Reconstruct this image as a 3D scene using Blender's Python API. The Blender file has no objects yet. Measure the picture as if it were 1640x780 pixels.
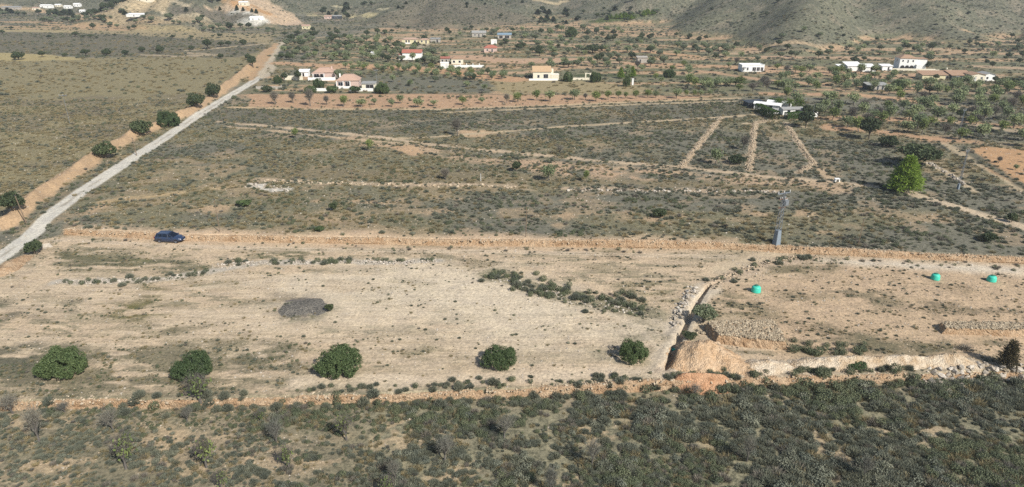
import bpy, math, random
import numpy as np
import time
_T0 = time.time()
def tick(n): print('TICK', n, round(time.time() - _T0, 1))

# ------------------------------------------------------------------ camera, sky, sun, exposure
rng = np.random.default_rng(7)
random.seed(7)
SC = bpy.context.scene
COL = SC.collection
W, H, F = 1640.0, 780.0, 1093.0          # photograph size and focal length in its pixels
PITCH, CZ = math.radians(22.4), 44.0      # drone looks down 22.4 degrees from 44 m
SUN_AZ, SUN_EL = -40.0, 40.0              # shadows fall towards this bearing (deg, from +Y)

cam_d = bpy.data.cameras.new('camera')
cam = bpy.data.objects.new('camera', cam_d)
COL.objects.link(cam)
SC.camera = cam
cam.location = (0, 0, CZ)
cam.rotation_euler = (math.pi / 2 - PITCH, 0, 0)
cam_d.sensor_width = 36.0
cam_d.lens = 36.0 * F / W
cam_d.clip_end = 9000
cam_d.clip_start = 0.5

wd = bpy.data.worlds.new('World')
SC.world = wd
wd.use_nodes = True
nt = wd.node_tree
sky = nt.nodes.new('ShaderNodeTexSky')
sky.sky_type = 'NISHITA'
sky.sun_disc = False
sky.sun_elevation = math.radians(SUN_EL)
sky.sun_rotation = math.radians(SUN_AZ + 180.0)
nt.links.new(sky.outputs[0], nt.nodes['Background'].inputs[0])
nt.nodes['Background'].inputs[1].default_value = 0.085

sd = bpy.data.lights.new('sun', 'SUN')
sd.energy = 4.3
sd.angle = math.radians(0.6)
sd.color = (1.0, 0.966, 0.922)
sun = bpy.data.objects.new('sun', sd)
COL.objects.link(sun)
_el, _az = math.radians(SUN_EL), math.radians(SUN_AZ)
from mathutils import Vector
_dir = Vector((math.sin(_az) * math.cos(_el), math.cos(_az) * math.cos(_el), -math.sin(_el)))
sun.rotation_euler = _dir.to_track_quat('-Z', 'Y').to_euler()
sun.location = (60, -60, 120)

SC.view_settings.view_transform = 'Standard'
SC.view_settings.look = 'None'
SC.view_settings.gamma = 1.0
SC.view_settings.exposure = 0.60
SC.cycles.max_bounces = 4
SC.cycles.diffuse_bounces = 2
SC.cycles.transparent_max_bounces = 4
SC.cycles.volume_bounces = 0
SC.cycles.use_denoising = False

# ------------------------------------------------------------------ helpers
def lin(c):
    c = np.asarray(c, float) / 255.0
    return np.where(c <= 0.04045, c / 12.92, ((c + 0.055) / 1.055) ** 2.4)

K = 0.62                                   # sunlit appearance -> albedo
def alb(c, k=K):
    return lin(c) * k

def smooth(t):
    t = np.clip(t, 0, 1)
    return t * t * (3 - 2 * t)

def _hash(ix, iy, s):
    n = (ix * 374761393 + iy * 668265263 + s * 144269504) & 0xffffffff
    n = ((n ^ (n >> 13)) * 1274126177) & 0xffffffff
    n = n ^ (n >> 16)
    return (n & 0xffff) / 65535.0

def vnoise(x, y, s=0):
    x = np.asarray(x, float); y = np.asarray(y, float)
    ix = np.floor(x).astype(np.int64); iy = np.floor(y).astype(np.int64)
    fx = x - ix; fy = y - iy
    fx = fx * fx * (3 - 2 * fx); fy = fy * fy * (3 - 2 * fy)
    a = _hash(ix, iy, s); b = _hash(ix + 1, iy, s)
    c = _hash(ix, iy + 1, s); d = _hash(ix + 1, iy + 1, s)
    return (a * (1 - fx) + b * fx) * (1 - fy) + (c * (1 - fx) + d * fx) * fy

def fbm(x, y, s=0, o=4):
    t = 0; a = 0.5; n = 0
    for i in range(o):
        t = t + a * vnoise(x, y, s + i * 17); n += a
        x = x * 2.03 + 11.3; y = y * 2.03 - 7.1; a *= 0.5
    return t / n

def seg_dist(x, y, P):
    """distance of points to polyline P, and 0..1 position along it"""
    best = np.full(np.shape(x), 1e9); par = np.zeros(np.shape(x))
    L = [0.0]
    for a, b in zip(P[:-1], P[1:]):
        L.append(L[-1] + math.hypot(b[0] - a[0], b[1] - a[1]))
    for i, (a, b) in enumerate(zip(P[:-1], P[1:])):
        dx, dy = b[0] - a[0], b[1] - a[1]
        q = max(dx * dx + dy * dy, 1e-9)
        t = np.clip(((x - a[0]) * dx + (y - a[1]) * dy) / q, 0, 1)
        d = np.hypot(x - a[0] - t * dx, y - a[1] - t * dy)
        m = d < best
        best = np.where(m, d, best)
        par = np.where(m, (L[i] + t * (L[i + 1] - L[i])) / L[-1], par)
    return best, par

def ray(px, py):
    cx, cy = (px - W / 2) / F, -(py - H / 2) / F
    c, s = math.cos(PITCH), math.sin(PITCH)
    return cx, c + cy * s, -s + cy * c      # world direction

def flat(px, py, z=0.0):
    dx, dy, dz = ray(px, py)
    t = (z - CZ) / dz
    return dx * t, dy * t

# ------------------------------------------------------------------ relief
FRONT_PX = [(-200, 643), (0, 640), (100, 637), (200, 635), (300, 637), (400, 632), (500, 630), (600, 628), (750, 622), (900, 618),
            (1000, 612), (1080, 608), (1200, 605), (1350, 600), (1480, 597), (1560, 592), (1640, 592), (1850, 588)]
FRONT = [flat(*p, 0.15) for p in FRONT_PX]
BACK_PX = [(105, 376), (180, 379), (300, 385), (500, 388), (740, 391), (1000, 395), (1100, 397), (1180, 399), (1250, 404), (1400, 411),
           (1640, 422), (1900, 434)]
BACK = [flat(*p, 0.0) for p in BACK_PX]
FX, FY = np.array([p[0] for p in FRONT]), np.array([p[1] for p in FRONT])
BX, BY = np.array([p[0] for p in BACK]), np.array([p[1] for p in BACK])
yfront = lambda x: np.interp(x, FX, FY)
yback = lambda x: np.interp(x, BX, BY)
BERM = [flat(*p) for p in [(-60, 385), (20, 358), (60, 325), (110, 292), (160, 257), (210, 226), (255, 207), (300, 188), (350, 155), (398, 116), (432, 82)]]
ROAD_PX = [(-90, 468), (0, 413), (50, 377), (130, 317), (250, 236), (310, 195), (360, 163), (400, 139), (424, 124)]
ROAD = [flat(*p) for p in ROAD_PX]

TRENCH = [flat(*p) for p in [(1066, 592), (1074, 576), (1083, 552), (1093, 530), (1105, 505), (1118, 480), (1134, 458), (1160, 446), (1182, 437)]]
def hill(x, y, az, r, rr, rt, hh, p=1.25, seed=0):
    a = math.radians(az)
    ex, ey = math.sin(a), math.cos(a)
    u = x * ex + y * ey - r
    v = x * ey - y * ex
    ang = np.arctan2(v / rt, u / rr)
    rho = np.hypot(u / rr, v / rt)
    rho = rho * (1 + 0.10 * np.sin(ang * 7 + seed) + 0.06 * np.sin(ang * 13 + seed * 2.3)) + 0.16 * (fbm(x / 60., y / 60., seed + 5) - 0.5)
    return hh * np.clip(1 - rho, 0, 1) ** p

def hills_h(x, y):
    r = np.hypot(x, y)
    az = np.degrees(np.arctan2(x, y))
    foot = np.interp(az, [-60, -40, -26, -17, -12, 0, 8, 60], [820, 800, 800, 660, 700, 780, 700, 700])
    m = np.clip(r - foot + 60 * (fbm(x / 130., y / 130., 3) - 0.5), 0, None)
    far = 0.16 * m * (0.75 + 0.6 * fbm(x / 170., y / 170., 9))
    z = far
    z = np.maximum(z, hill(x, y, 21.8, 800, 375, 172, 120, 1.2, 1))
    z = np.maximum(z, hill(x, y, 39.5, 900, 400, 130, 110, 1.2, 2))
    z = np.maximum(z, hill(x, y, -5.6, 660, 150, 86, 23, .9, 3))
    z = np.maximum(z, hill(x, y, 5.0, 840, 300, 150, 44, 1.15, 4))
    z = np.maximum(z, hill(x, y, -23.5, 690, 165, 88, 42, 1.1, 6))
    z = 78 * (1 - np.exp(-z / 78.0))
    return z

def height(x, y):
    x = np.asarray(x, float); y = np.asarray(y, float)
    z = 0.10 * (fbm(x / 6., y / 6., 21) - 0.5) + 0.5 * (fbm(x / 45., y / 45., 22) - 0.5)
    z = z * smooth((np.hypot(x, y)) / 30)
    z = z - 1.0 * (1 - smooth((y - yfront(x) + 0.30) / 0.5))
    xl = BX[0]
    wide = np.interp(x, [xl - 14, xl, 1e4], [16, 0.5, 0.5])
    z = z + 1.0 * smooth((y - yback(x)) / wide)
    near = (x < -40) & (y < 320)
    if np.any(near):
        d, t = seg_dist(x, y, BERM)
        b = 1.9 * np.exp(-(d / (1.7)) ** 2) * (0.30 + 1.15 * fbm(x / 6., y / 6., 31)) * smooth((1 - t) * 5)
        z = z + np.where(near, b, 0)
    tr = (x > 10) & (x < 45) & (y > 62) & (y < 105)
    if np.any(tr):
        d, t = seg_dist(x, y, TRENCH)
        w = np.interp(t, [0, .04, .6, .8, 1], [.1, .42, .42, .2, .05])
        z = z - np.where(tr, .9 * smooth((w - d) / .18 + .5) * np.interp(t, [0, .05, .7, 1], [.3, 1, .9, .15]), 0)
        z = z + np.where(tr, .35 * np.exp(-((d - 1.0) / .5) ** 2) * fbm(x / 1.2, y / 1.2, 33) * (1 - t), 0)
    return z + hills_h(x, y)

def at(pts):
    """pixels of the photograph -> points on the terrain"""
    P = np.asarray(pts, float).reshape(-1, 2)
    dx, dy, dz = ray(P[:, 0], P[:, 1])
    dz = np.minimum(dz, -0.004)
    t = -CZ / dz
    for _ in range(6):
        t = np.minimum((height(dx * t, dy * t) - CZ) / dz, 6000)
    far = np.nonzero((-CZ / dz) * np.hypot(dx, dy) > 540)[0]
    if far.size:
        fx, fy, fz = dx[far], dy[far], dz[far]
        ks = np.geomspace(440, 4000, 260)
        T = ks[None, :] * np.ones((far.size, 1))
        hh = hills_h((fx[:, None] * T).ravel(), (fy[:, None] * T).ravel()).reshape(T.shape)
        below = CZ + fz[:, None] * T <= hh
        i = np.where(below.any(1), below.argmax(1), len(ks) - 1)
        lo, hi = ks[np.maximum(i - 1, 0)], ks[i]
        for _ in range(8):
            m = 0.5 * (lo + hi)
            b = CZ + fz * m <= hills_h(fx * m, fy * m)
            hi = np.where(b, m, hi); lo = np.where(b, lo, m)
        t[far] = hi
    x, y = dx * t, dy * t
    return np.stack([x, y, height(x, y)], 1)

def mpp(x, y, z=0.0):
    """metres per photograph pixel at a point"""
    depth = y * math.cos(PITCH) + (CZ - z) * math.sin(PITCH)
    return depth / F

# ------------------------------------------------------------------ ground zones
SAND, PALE, OCHRE, ORANGE = (203, 178, 146), (219, 202, 174), (205, 172, 138), (203, 165, 125)
KHAKI, SCRUB, GREEN, ROADC = (142, 136, 108), (134, 131, 114), (112, 113, 90), (226, 220, 204)
LOWER, DKGREEN = (187, 168, 136), (88, 96, 72)
ZONES = []
def _bb(Pw, pad):
    P = np.array(Pw)[:, :2]
    return P[:, 0].min() - pad, P[:, 0].max() + pad, P[:, 1].min() - pad, P[:, 1].max() + pad
def poly(px, col, veg=None, dry=None, soft=1.5, jit=3.0, jscale=5.0, alpha=1.0, patch=None, streak=None):
    P = [tuple(p[:2]) for p in at(px)]
    ZONES.append(dict(t='p', P=P, col=alb(col), veg=veg, dry=dry, soft=soft, jit=jit, js=jscale, a=alpha, patch=patch, bb=_bb(P, jit + soft), s=len(ZONES), streak=streak))
def line(px, width, col, veg=None, dry=None, soft=0.5, jit=0.6, jscale=2.0, alpha=1.0, patch=None, streak=None, world=False):
    P = [tuple(p[:2]) for p in (px if world else at(px))]
    ZONES.append(dict(t='l', P=P, w=width / 2, col=alb(col), veg=veg, dry=dry, soft=soft, jit=jit, js=jscale, a=alpha, patch=patch, bb=_bb(P, width + jit + soft), s=len(ZONES), streak=streak))

def zmask(z, x, y):
    if z['t'] == 'p':
        P = z['P']; n = len(P)
        ins = np.zeros(x.shape, bool)
        j = n - 1
        for i in range(n):
            xi, yi = P[i]; xj, yj = P[j]
            if yi != yj:
                ins ^= ((yi > y) != (yj > y)) & (x < (xj - xi) * (y - yi) / (yj - yi) + xi)
            j = i
        d, _ = seg_dist(x, y, P + [P[0]])
        s = np.where(ins, d, -d)
    else:
        d, _ = seg_dist(x, y, z['P'])
        s = z['w'] - d
    lim = z['jit'] + z['soft']
    k = np.nonzero(np.abs(s) < lim)[0]
    s[k] += z['jit'] * 2 * (fbm(x[k] / z['js'], y[k] / z['js'], 40 + z['s'], 3) - 0.5)
    m = smooth(s / z['soft'] * 0.5 + 0.5) * z['a']
    if z['patch']:
        sx, sy, lo, hi = z['patch']
        k = np.nonzero(m > 0)[0]
        m[k] *= smooth((fbm(x[k] / sx, y[k] / sy, 90 + z['s'], 4) - lo) / (hi - lo))
    return m

def ground_at(x, y):
    """albedo, plant density, share of dry grass, plough streaks"""
    x = np.asarray(x, float); y = np.asarray(y, float)
    n = x.size
    r = np.hypot(x, y)
    col = np.empty((n, 3)); veg = np.empty(n); dry = np.empty(n); stk = np.zeros(n)
    f1 = fbm(x / 26., y / 14., 51); f2 = fbm(x / 7., y / 5., 52)
    m = smooth((f1 - 0.42) / 0.2)[:, None]
    col[:] = alb(SCRUB) * (1 - m) + alb(KHAKI) * m
    m = smooth((f2 - 0.56) / 0.12)[:, None] * 0.5
    col[:] = col * (1 - m) + alb((190, 165, 132)) * m
    veg[:] = 0.85 - 0.35 * smooth((f2 - 0.5) / 0.2)
    dry[:] = smooth((f1 - 0.42) / 0.2) * 0.55 + 0.1
    # terraced plain under the hills
    t = smooth((y - 232 - 0.04 * x) / 14) * smooth((x + 102) / 12)
    b = fbm(x / 75. + 3, y / 7.0, 61, 2)
    m = smooth((b - 0.46) / 0.07)[:, None]
    c2 = alb((142, 138, 110)) * (1 - m) + alb((206, 174, 138)) * m
    m = smooth((fbm(x / 9., y / 6., 62) - 0.5) / 0.12)[:, None] * 0.75
    c2 = c2 * (1 - m) + alb((124, 126, 94)) * m
    col[:] = col * (1 - t[:, None]) + c2 * t[:, None]
    # hills
    hz = hills_h(x, y)
    t = smooth((hz - 0.2) / 3.0)[:, None]
    f3 = fbm(x / 40., y / 40., 71); f4 = fbm(x / 9., y / 9., 72)
    c3 = alb((117, 118, 98)) * (1 - f3[:, None] * 0.6) + alb((130, 125, 108)) * f3[:, None] * 0.6
    m = smooth((f4 - 0.55) / 0.15)[:, None] * 0.55
    c3 = c3 * (1 - m) + alb((160, 148, 128)) * m
    col[:] = col * (1 - t) + c3 * t
    veg[:] = veg * (1 - t[:, 0]) + 0.75 * t[:, 0]
    dry[:] = dry * (1 - t[:, 0]) + 0.15 * t[:, 0]
    for z in ZONES:
        a, b_, c, d = z['bb']
        k = np.nonzero((x > a) & (x < b_) & (y > c) & (y < d))[0]
        if not k.size: continue
        mk = zmask(z, x[k], y[k])
        q = mk > 0.002
        if not q.any(): continue
        k = k[q]; mk = mk[q]
        col[k] = col[k] * (1 - mk[:, None]) + z['col'] * mk[:, None]
        if z['veg'] is not None: veg[k] = veg[k] * (1 - mk) + z['veg'] * mk
        if z['dry'] is not None: dry[k] = dry[k] * (1 - mk) + z['dry'] * mk
        stk[k] = stk[k] * (1 - mk) + (z['streak'] or 0.0) * mk
    return col, veg, dry, stk

# -- left dry field and the strips behind it
poly([(-120, 96), (200, 92), (380, 92), (432, 78), (440, 72), (345, 152), (260, 206), (160, 257), (60, 322), (-150, 400)], (158, 147, 112), 0.55, 0.8, 2, 3)
poly([(-120, 150), (330, 150), (200, 235), (60, 320), (-150, 400)], (146, 135, 108), 0.75, 0.55, 4, 8, 14, patch=(16, 9, .42, .58))
poly([(-120, 93), (0, 84), (60, 86), (130, 93), (130, 96), (-100, 100)], (186, 170, 122), 0.1, 1.0, 2, 2)
poly([(-120, 62), (0, 53), (200, 55), (410, 68), (436, 76), (380, 92), (200, 91), (60, 86), (0, 84), (-120, 92)], (128, 122, 102), 0.7, 0.4, 2, 3)
line([(230, 88), (290, 90), (350, 88), (300, 85)], 5, (190, 172, 142), .2, .5, 2, 4)
line([(300, 81), (330, 79), (380, 74), (425, 70)], 4, (196, 178, 146), .1, .6)
poly([(-120, 40), (250, 43), (440, 55), (436, 70), (200, 55), (0, 53), (-120, 60)], (176, 160, 124), 0.5, 0.4, 3, 6, 12)
line([(0, 52), (110, 53)], 9, (186, 170, 128), .1, .8, 3, 4)
for yy, x0, x1 in ((37, 0, 250), (40, 60, 210), (44, 0, 230), (34, 120, 260), (48, 20, 200)):
    line([(x0, yy), ((x0 + x1) / 2, yy + 1), (x1, yy + 3)], 8, (200, 168, 130), .1, .3, 3, 5, 20)
line([(120, 28), (185, 31), (240, 32), (310, 36), (480, 41)], 12, (178, 160, 130), .2, .3, 3, 5, 20)
# -- banks and road
line(BERM, 5.2, (200, 170, 134), 0.0, 0.5, 0.6, 1.0, 3, world=True)
line([(0, 405), (30, 378), (70, 350), (110, 320), (160, 285), (215, 245)], 3.4, (172, 156, 128), .45, .3, 1, 1.5, 3, patch=(4, 4, .35, .55))
line([(-60, 470), (0, 437), (25, 424), (45, 412)], 3.4, (202, 168, 130), 0, .5, .6, .8)
line(ROAD, 3.4, ROADC, 0.0, 0.0, 0.3, 0.2, 2.5, world=True)
line(ROAD, 0.55, (188, 180, 162), 0.12, 0.3, 0.3, 0.35, 1.5, world=True, patch=(6, 6, .45, .6))
line([(424, 124), (418, 116), (426, 104), (438, 86), (450, 68)], 4.2, (206, 192, 166), 0, 0, 1.0, .8, 4)
line([(400, 128), (412, 108), (428, 88), (444, 70)], 4.0, (200, 168, 130), 0.05, .3, 1.0, 1.5, 5)
line([(424, 124), (436, 112), (436, 104)], 3.0, (204, 190, 164), 0, 0, 1.0, .8, 4)
# -- middle scrub field
poly([(360, 172), (1180, 168), (1215, 185), (1000, 197), (700, 218), (560, 212), (350, 196)], (128, 124, 106), .75, .3, 3, 4, patch=(30, 14, .3, .6))
poly([(440, 270), (900, 280), (1330, 298), (1330, 310), (900, 292), (430, 286)], (148, 136, 108), .55, .65, 2, 3, 8)
line([(350, 195), (420, 201), (470, 206), (600, 219), (700, 233), (800, 242), (950, 257), (1090, 267), (1230, 284), (1340, 292), (1400, 298)], 2.2, (213, 190, 158), .08, .3, .8, 1.2, 3)
line([(360, 202), (470, 213), (600, 226), (660, 232)], 1.6, (206, 182, 148), .1, .3, .8, 1.2, 3)
line([(560, 226), (720, 246), (900, 268), (1090, 279), (1340, 300)], 7.0, (203, 176, 143), .4, .2, 2, 4, 6, patch=(7, 5, .38, .55))
poly([(620, 235), (660, 233), (682, 245), (660, 250), (640, 243)], (208, 175, 138), .05, .3, 1, 1)
poly([(740, 210), (812, 209), (770, 220), (745, 219)], (208, 178, 142), .08, .4, 1.5, 2)
poly([(820, 255), (1000, 268), (1120, 280), (1060, 288), (930, 282), (820, 272)], (203, 174, 142), .4, .2, 2, 3, 6, patch=(5, 3.5, .4, .52))
line([(640, 222), (700, 219), (760, 214), (820, 210), (900, 203), (1000, 197), (1150, 188), (1215, 183)], 1.8, (205, 184, 150), .05, .4, .6, .8, 3)
line([(700, 181), (900, 172), (1000, 168), (1180, 162)], 2.0, (200, 180, 146), .05, .4, .6, .8, 3)
line([(420, 287), (500, 293), (640, 295), (760, 296), (830, 300), (1100, 305), (1250, 306)], 2.2, (200, 178, 148), .3, .3, 1, 1.5, 4, patch=(8, 3, .36, .5))
poly([(396, 293), (430, 294), (436, 301), (466, 302), (462, 308), (430, 306), (400, 299)], (224, 217, 202), .05, 0, .8, 1.0, 2, patch=(2.5, 2, .4, .5))
line([(170, 322), (220, 318), (290, 308), (380, 298)], 2.0, (196, 172, 132), .15, .5, 1, 1.5, 4)
line([(118, 366), (150, 335), (165, 325)], 3.0, (196, 170, 136), .3, .3, 1, 1.5, 4, patch=(4, 3, .4, .5))
for k, (a, b, c) in enumerate(((560, 322, 60), (700, 318, 50), (640, 340, 70), (760, 345, 60), (1000, 340, 40), (905, 345, 60), (1060, 350, 60), (900, 360, 80), (1240, 342, 70), (1460, 345, 60), (1300, 360, 60), (520, 350, 60), (330, 330, 40), (1150, 330, 50))):
    poly([(a - c, b), (a, b - 7), (a + c, b), (a, b + 7)], (196, 170, 136), .3, .3, 2, 4, 6, patch=(5, 3.5, .46, .56))
line([(1447, 306), (1500, 322), (1560, 340), (1640, 363), (1720, 385)], 3.0, (214, 194, 164), .05, .4, .5, .7, 3)
line([(1488, 262), (1515, 276), (1540, 293), (1562, 307)], 1.4, (205, 186, 154), .05, .4, .5, .7, 3)
line([(1495, 222), (1530, 240), (1580, 268), (1640, 306), (1700, 330)], 2.2, (196, 178, 146), .1, .4, .6, .8, 3)
line([(1310, 270), (1330, 285)], 2.0, (205, 180, 146), .1, .4, .6, .8, 3)
poly([(1545, 241), (1575, 234), (1700, 246), (1700, 318), (1640, 303), (1590, 276)], (208, 168, 126), .03, .3, .8, .8, 4, streak=.5)
line([(1542, 236), (1580, 262), (1640, 300)], 2.4, (120, 116, 98), .5, .3, .8, .8, 4)
line([(1245, 203), (1262, 200), (1290, 204)], 1.6, (204, 184, 150), .05, .4, .6, .8)
line([(1190, 198), (1240, 194)], 2.2, (205, 184, 150), .1, .4, .6, .8)
for px in ([(1091, 268), (1105, 250), (1130, 218), (1155, 188)], [(1200, 273), (1203, 250), (1206, 226), (1209, 196), (1226, 194)], [(1258, 197), (1272, 218), (1288, 242), (1303, 262), (1278, 277)]):
    line(px, 1.6, (206, 182, 150), .02, .3, .4, .4, 2)
# -- ploughed strip with almonds, terraces
poly([(398, 151), (560, 150), (800, 152), (900, 152), (1000, 152), (1150, 155), (1090, 159), (960, 165), (830, 171), (700, 174), (500, 174), (398, 170)], (203, 168, 134), .05, .2, .8, 1.2, 5, streak=.4)
line([(400, 149.5), (560, 149), (800, 151), (960, 151), (1090, 154)], 1.0, (120, 108, 92), .2, .2, .4, .4)
line([(370, 172), (500, 175), (700, 175), (850, 170), (1000, 164), (1180, 157)], 2.2, (214, 188, 150), .02, .3, .7, .8, 4)
poly([(560, 118), (700, 124), (800, 132), (785, 148), (600, 148), (565, 138)], (128, 126, 108), .6, .3, 2, 4)
poly([(780, 128), (860, 126), (990, 134), (1060, 146), (1000, 151), (860, 151), (800, 150)], (176, 160, 122), .35, .95, 2, 3)
poly([(470, 112), (530, 116), (560, 128), (540, 132), (450, 122)], (128, 124, 106), .4, .4, 2, 2)
for px, w, c in (
    ([(540, 105), (620, 107), (700, 113), (820, 127)], 13, (207, 168, 130)), ([(450, 101), (540, 107)], 9, (207, 170, 134)),
    ([(445, 123), (520, 127), (560, 131)], 6, (205, 172, 136)), ([(560, 70), (600, 72), (650, 75)], 9, (200, 176, 142)),
    ([(740, 92), (830, 98), (900, 96)], 17, (206, 172, 140)), ([(650, 79), (672, 77), (686, 70)], 3.5, (206, 190, 162)),
    ([(770, 118), (840, 116), (900, 110)], 7, (203, 172, 138)), ([(820, 95), (880, 98), (1000, 100)], 6, (204, 174, 142)),
    ([(1010, 102), (1100, 104), (1185, 108)], 9, (205, 168, 132)), ([(955, 80), (1050, 84), (1110, 90)], 7, (206, 168, 130)),
    ([(985, 70), (1060, 73), (1150, 76)], 6, (205, 172, 136)), ([(900, 49), (960, 49), (1010, 51)], 10, (203, 168, 132)),
    ([(1120, 113), (1180, 122), (1240, 130), (1310, 134)], 6, (204, 168, 134)), ([(1230, 91), (1320, 92), (1400, 93)], 8, (203, 172, 140)),
    ([(1375, 78), (1440, 78), (1510, 79)], 9, (196, 172, 138)), ([(1480, 81), (1560, 83), (1640, 86)], 6, (198, 170, 136)),
    ([(1230, 113), (1330, 116), (1430, 120), (1500, 121)], 7, (205, 170, 136)), ([(1230, 150), (1330, 151)], 6, (206, 168, 134)),
    ([(1375, 152), (1430, 157), (1500, 166)], 7, (206, 170, 134)), ([(1545, 63), (1640, 66)], 8, (198, 172, 138)),
    ([(1300, 191), (1400, 190), (1500, 192), (1640, 205)], 6, (206, 168, 132)), ([(1340, 205), (1400, 208), (1480, 221), (1560, 228)], 7, (204, 166, 130)),
    ([(1500, 190), (1580, 203), (1640, 212)], 4, (196, 176, 146)),
    ([(820, 68), (900, 72), (960, 70)], 7, (203, 174, 142)), ([(700, 52), (760, 50), (820, 49)], 9, (200, 176, 142)),
    ([(540, 62), (640, 60), (720, 58)], 8, (190, 170, 138)), ([(470, 62), (540, 58), (600, 55)], 7, (186, 168, 138)),
    ([(1150, 88), (1240, 80), (1330, 82)], 7, (196, 172, 140)), ([(1560, 106), (1640, 110)], 7, (198, 172, 140))):
    line(px, w, c, .1, .3, 2.0, 3.0, 9)
for px in ([(1230, 158), (1340, 160), (1440, 172), (1560, 186)], [(1310, 168), (1400, 176), (1500, 184)]):
    line(px, 7, (134, 132, 116), .35, .4, 2, 3)
line([(930, 121), (1000, 120), (1080, 123), (1130, 128), (1230, 134)], 7, (88, 98, 66), .9, .0, 2, 2)
# -- far slopes: quarry, pale tracks, worked-out hillside
poly([(300, 8), (375, 3), (395, -8), (430, 3), (470, 26), (488, 41), (430, 42), (400, 30), (355, 18)], (212, 186, 156), 0.05, .3, 1.5, 2.5, 6)
poly([(355, 5), (395, 6), (430, 20), (445, 30), (400, 24)], (206, 164, 120), 0, .3, 2, 4, 8, patch=(9, 9, .4, .6))
line([(345, 28), (370, 27), (415, 35)], 16, (228, 222, 208), .0, 0, 2, 2)
line([(270, 31), (330, 31), (360, 34)], 9, (206, 188, 156), .1, .3, 2, 3)
poly([(185, 2), (240, -8), (285, -8), (275, 10), (262, 24), (215, 25), (190, 14)], (200, 180, 146), .15, .4, 2, 3)
line([(275, 2), (303, 13), (262, 24)], 4, (212, 194, 164), .0, .4, 1, 1)
poly([(270, 10), (300, 14), (350, 20), (420, 32), (330, 30), (275, 29)], (126, 119, 104), .6, .2, 2, 2)
line([(0, 12), (60, 18), (130, 25), (150, 27)], 9, (204, 176, 140), .1, .3, 2, 3)
line([(500, 27), (560, 29), (595, 27)], 10, (200, 186, 144), .05, .4, 2, 2)
line([(533, 12), (550, 14)], 6, (206, 194, 160), 0, .4, 1, 2)
line([(605, 17), (618, 16)], 6, (206, 194, 160), 0, .4, 1, 2)
line([(660, 47), (720, 44), (790, 45)], 9, (194, 176, 140), .15, .4, 2, 4, patch=(9, 6, .4, .55))
line([(860, 3), (885, 8), (905, 4)], 7, (206, 186, 150), 0, .4, 1.5, 2)
line([(820, 37), (840, 33), (900, 42)], 5, (200, 176, 140), .1, .4, 1.5, 2, patch=(6, 6, .4, .55))
poly([(945, 37), (985, 27), (1060, 24), (1010, 33), (960, 39)], (96, 106, 66), .9, .0, 2, 3)

poly([(585, 42), (640, 18), (690, -4), (760, 8), (870, 36), (760, 46), (660, 47)], (126, 118, 102), .75, .15, 4, 6, 12, alpha=.75)
# -- sandy plot between the walls
PLOT = list(FRONT_PX[::-1]) + [(-200, 520), (-60, 455), (30, 415), (60, 385)] + BACK_PX
poly(PLOT, (220, 197, 165), .16, .45, .6, .5, 3, streak=.35)
poly(PLOT, (182, 167, 138), .3, .45, .6, .5, 3, streak=.5, alpha=.7, patch=(7, 2.0, .50, .66))
poly(PLOT, (146, 140, 114), .5, .4, .6, .5, 3, streak=.3, alpha=.65, patch=(2.6, .8, .58, .70))
poly([(-100, 455), (60, 440), (330, 440), (700, 430), (1000, 500), (1020, 590), (500, 600), (-100, 600)], (224, 203, 172), .15, .5, 4, 6, 12, streak=.9, patch=(9, 3, .38, .6))
poly([(560, 432), (700, 425), (830, 452), (1010, 505), (1030, 540), (860, 530), (640, 500), (560, 470)], (234, 218, 190), .16, .4, 5, 8, 10, streak=.5, alpha=.75)
poly([(1120, 470), (1300, 415), (1640, 425), (1800, 440), (1800, 590), (1640, 585), (1270, 560), (1150, 500)], (214, 186, 152), .26, .3, 4, 4, 8, streak=.1, alpha=.8)
poly([(1290, 412), (1640, 428), (1640, 440), (1300, 420)], (230, 216, 192), .05, .2, 2, 2, 6)
poly([(140, 372), (420, 378), (900, 386), (1180, 392), (1180, 400), (800, 398), (400, 392), (200, 386)], (220, 192, 158), .08, .3, 2, 2, 6)
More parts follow.
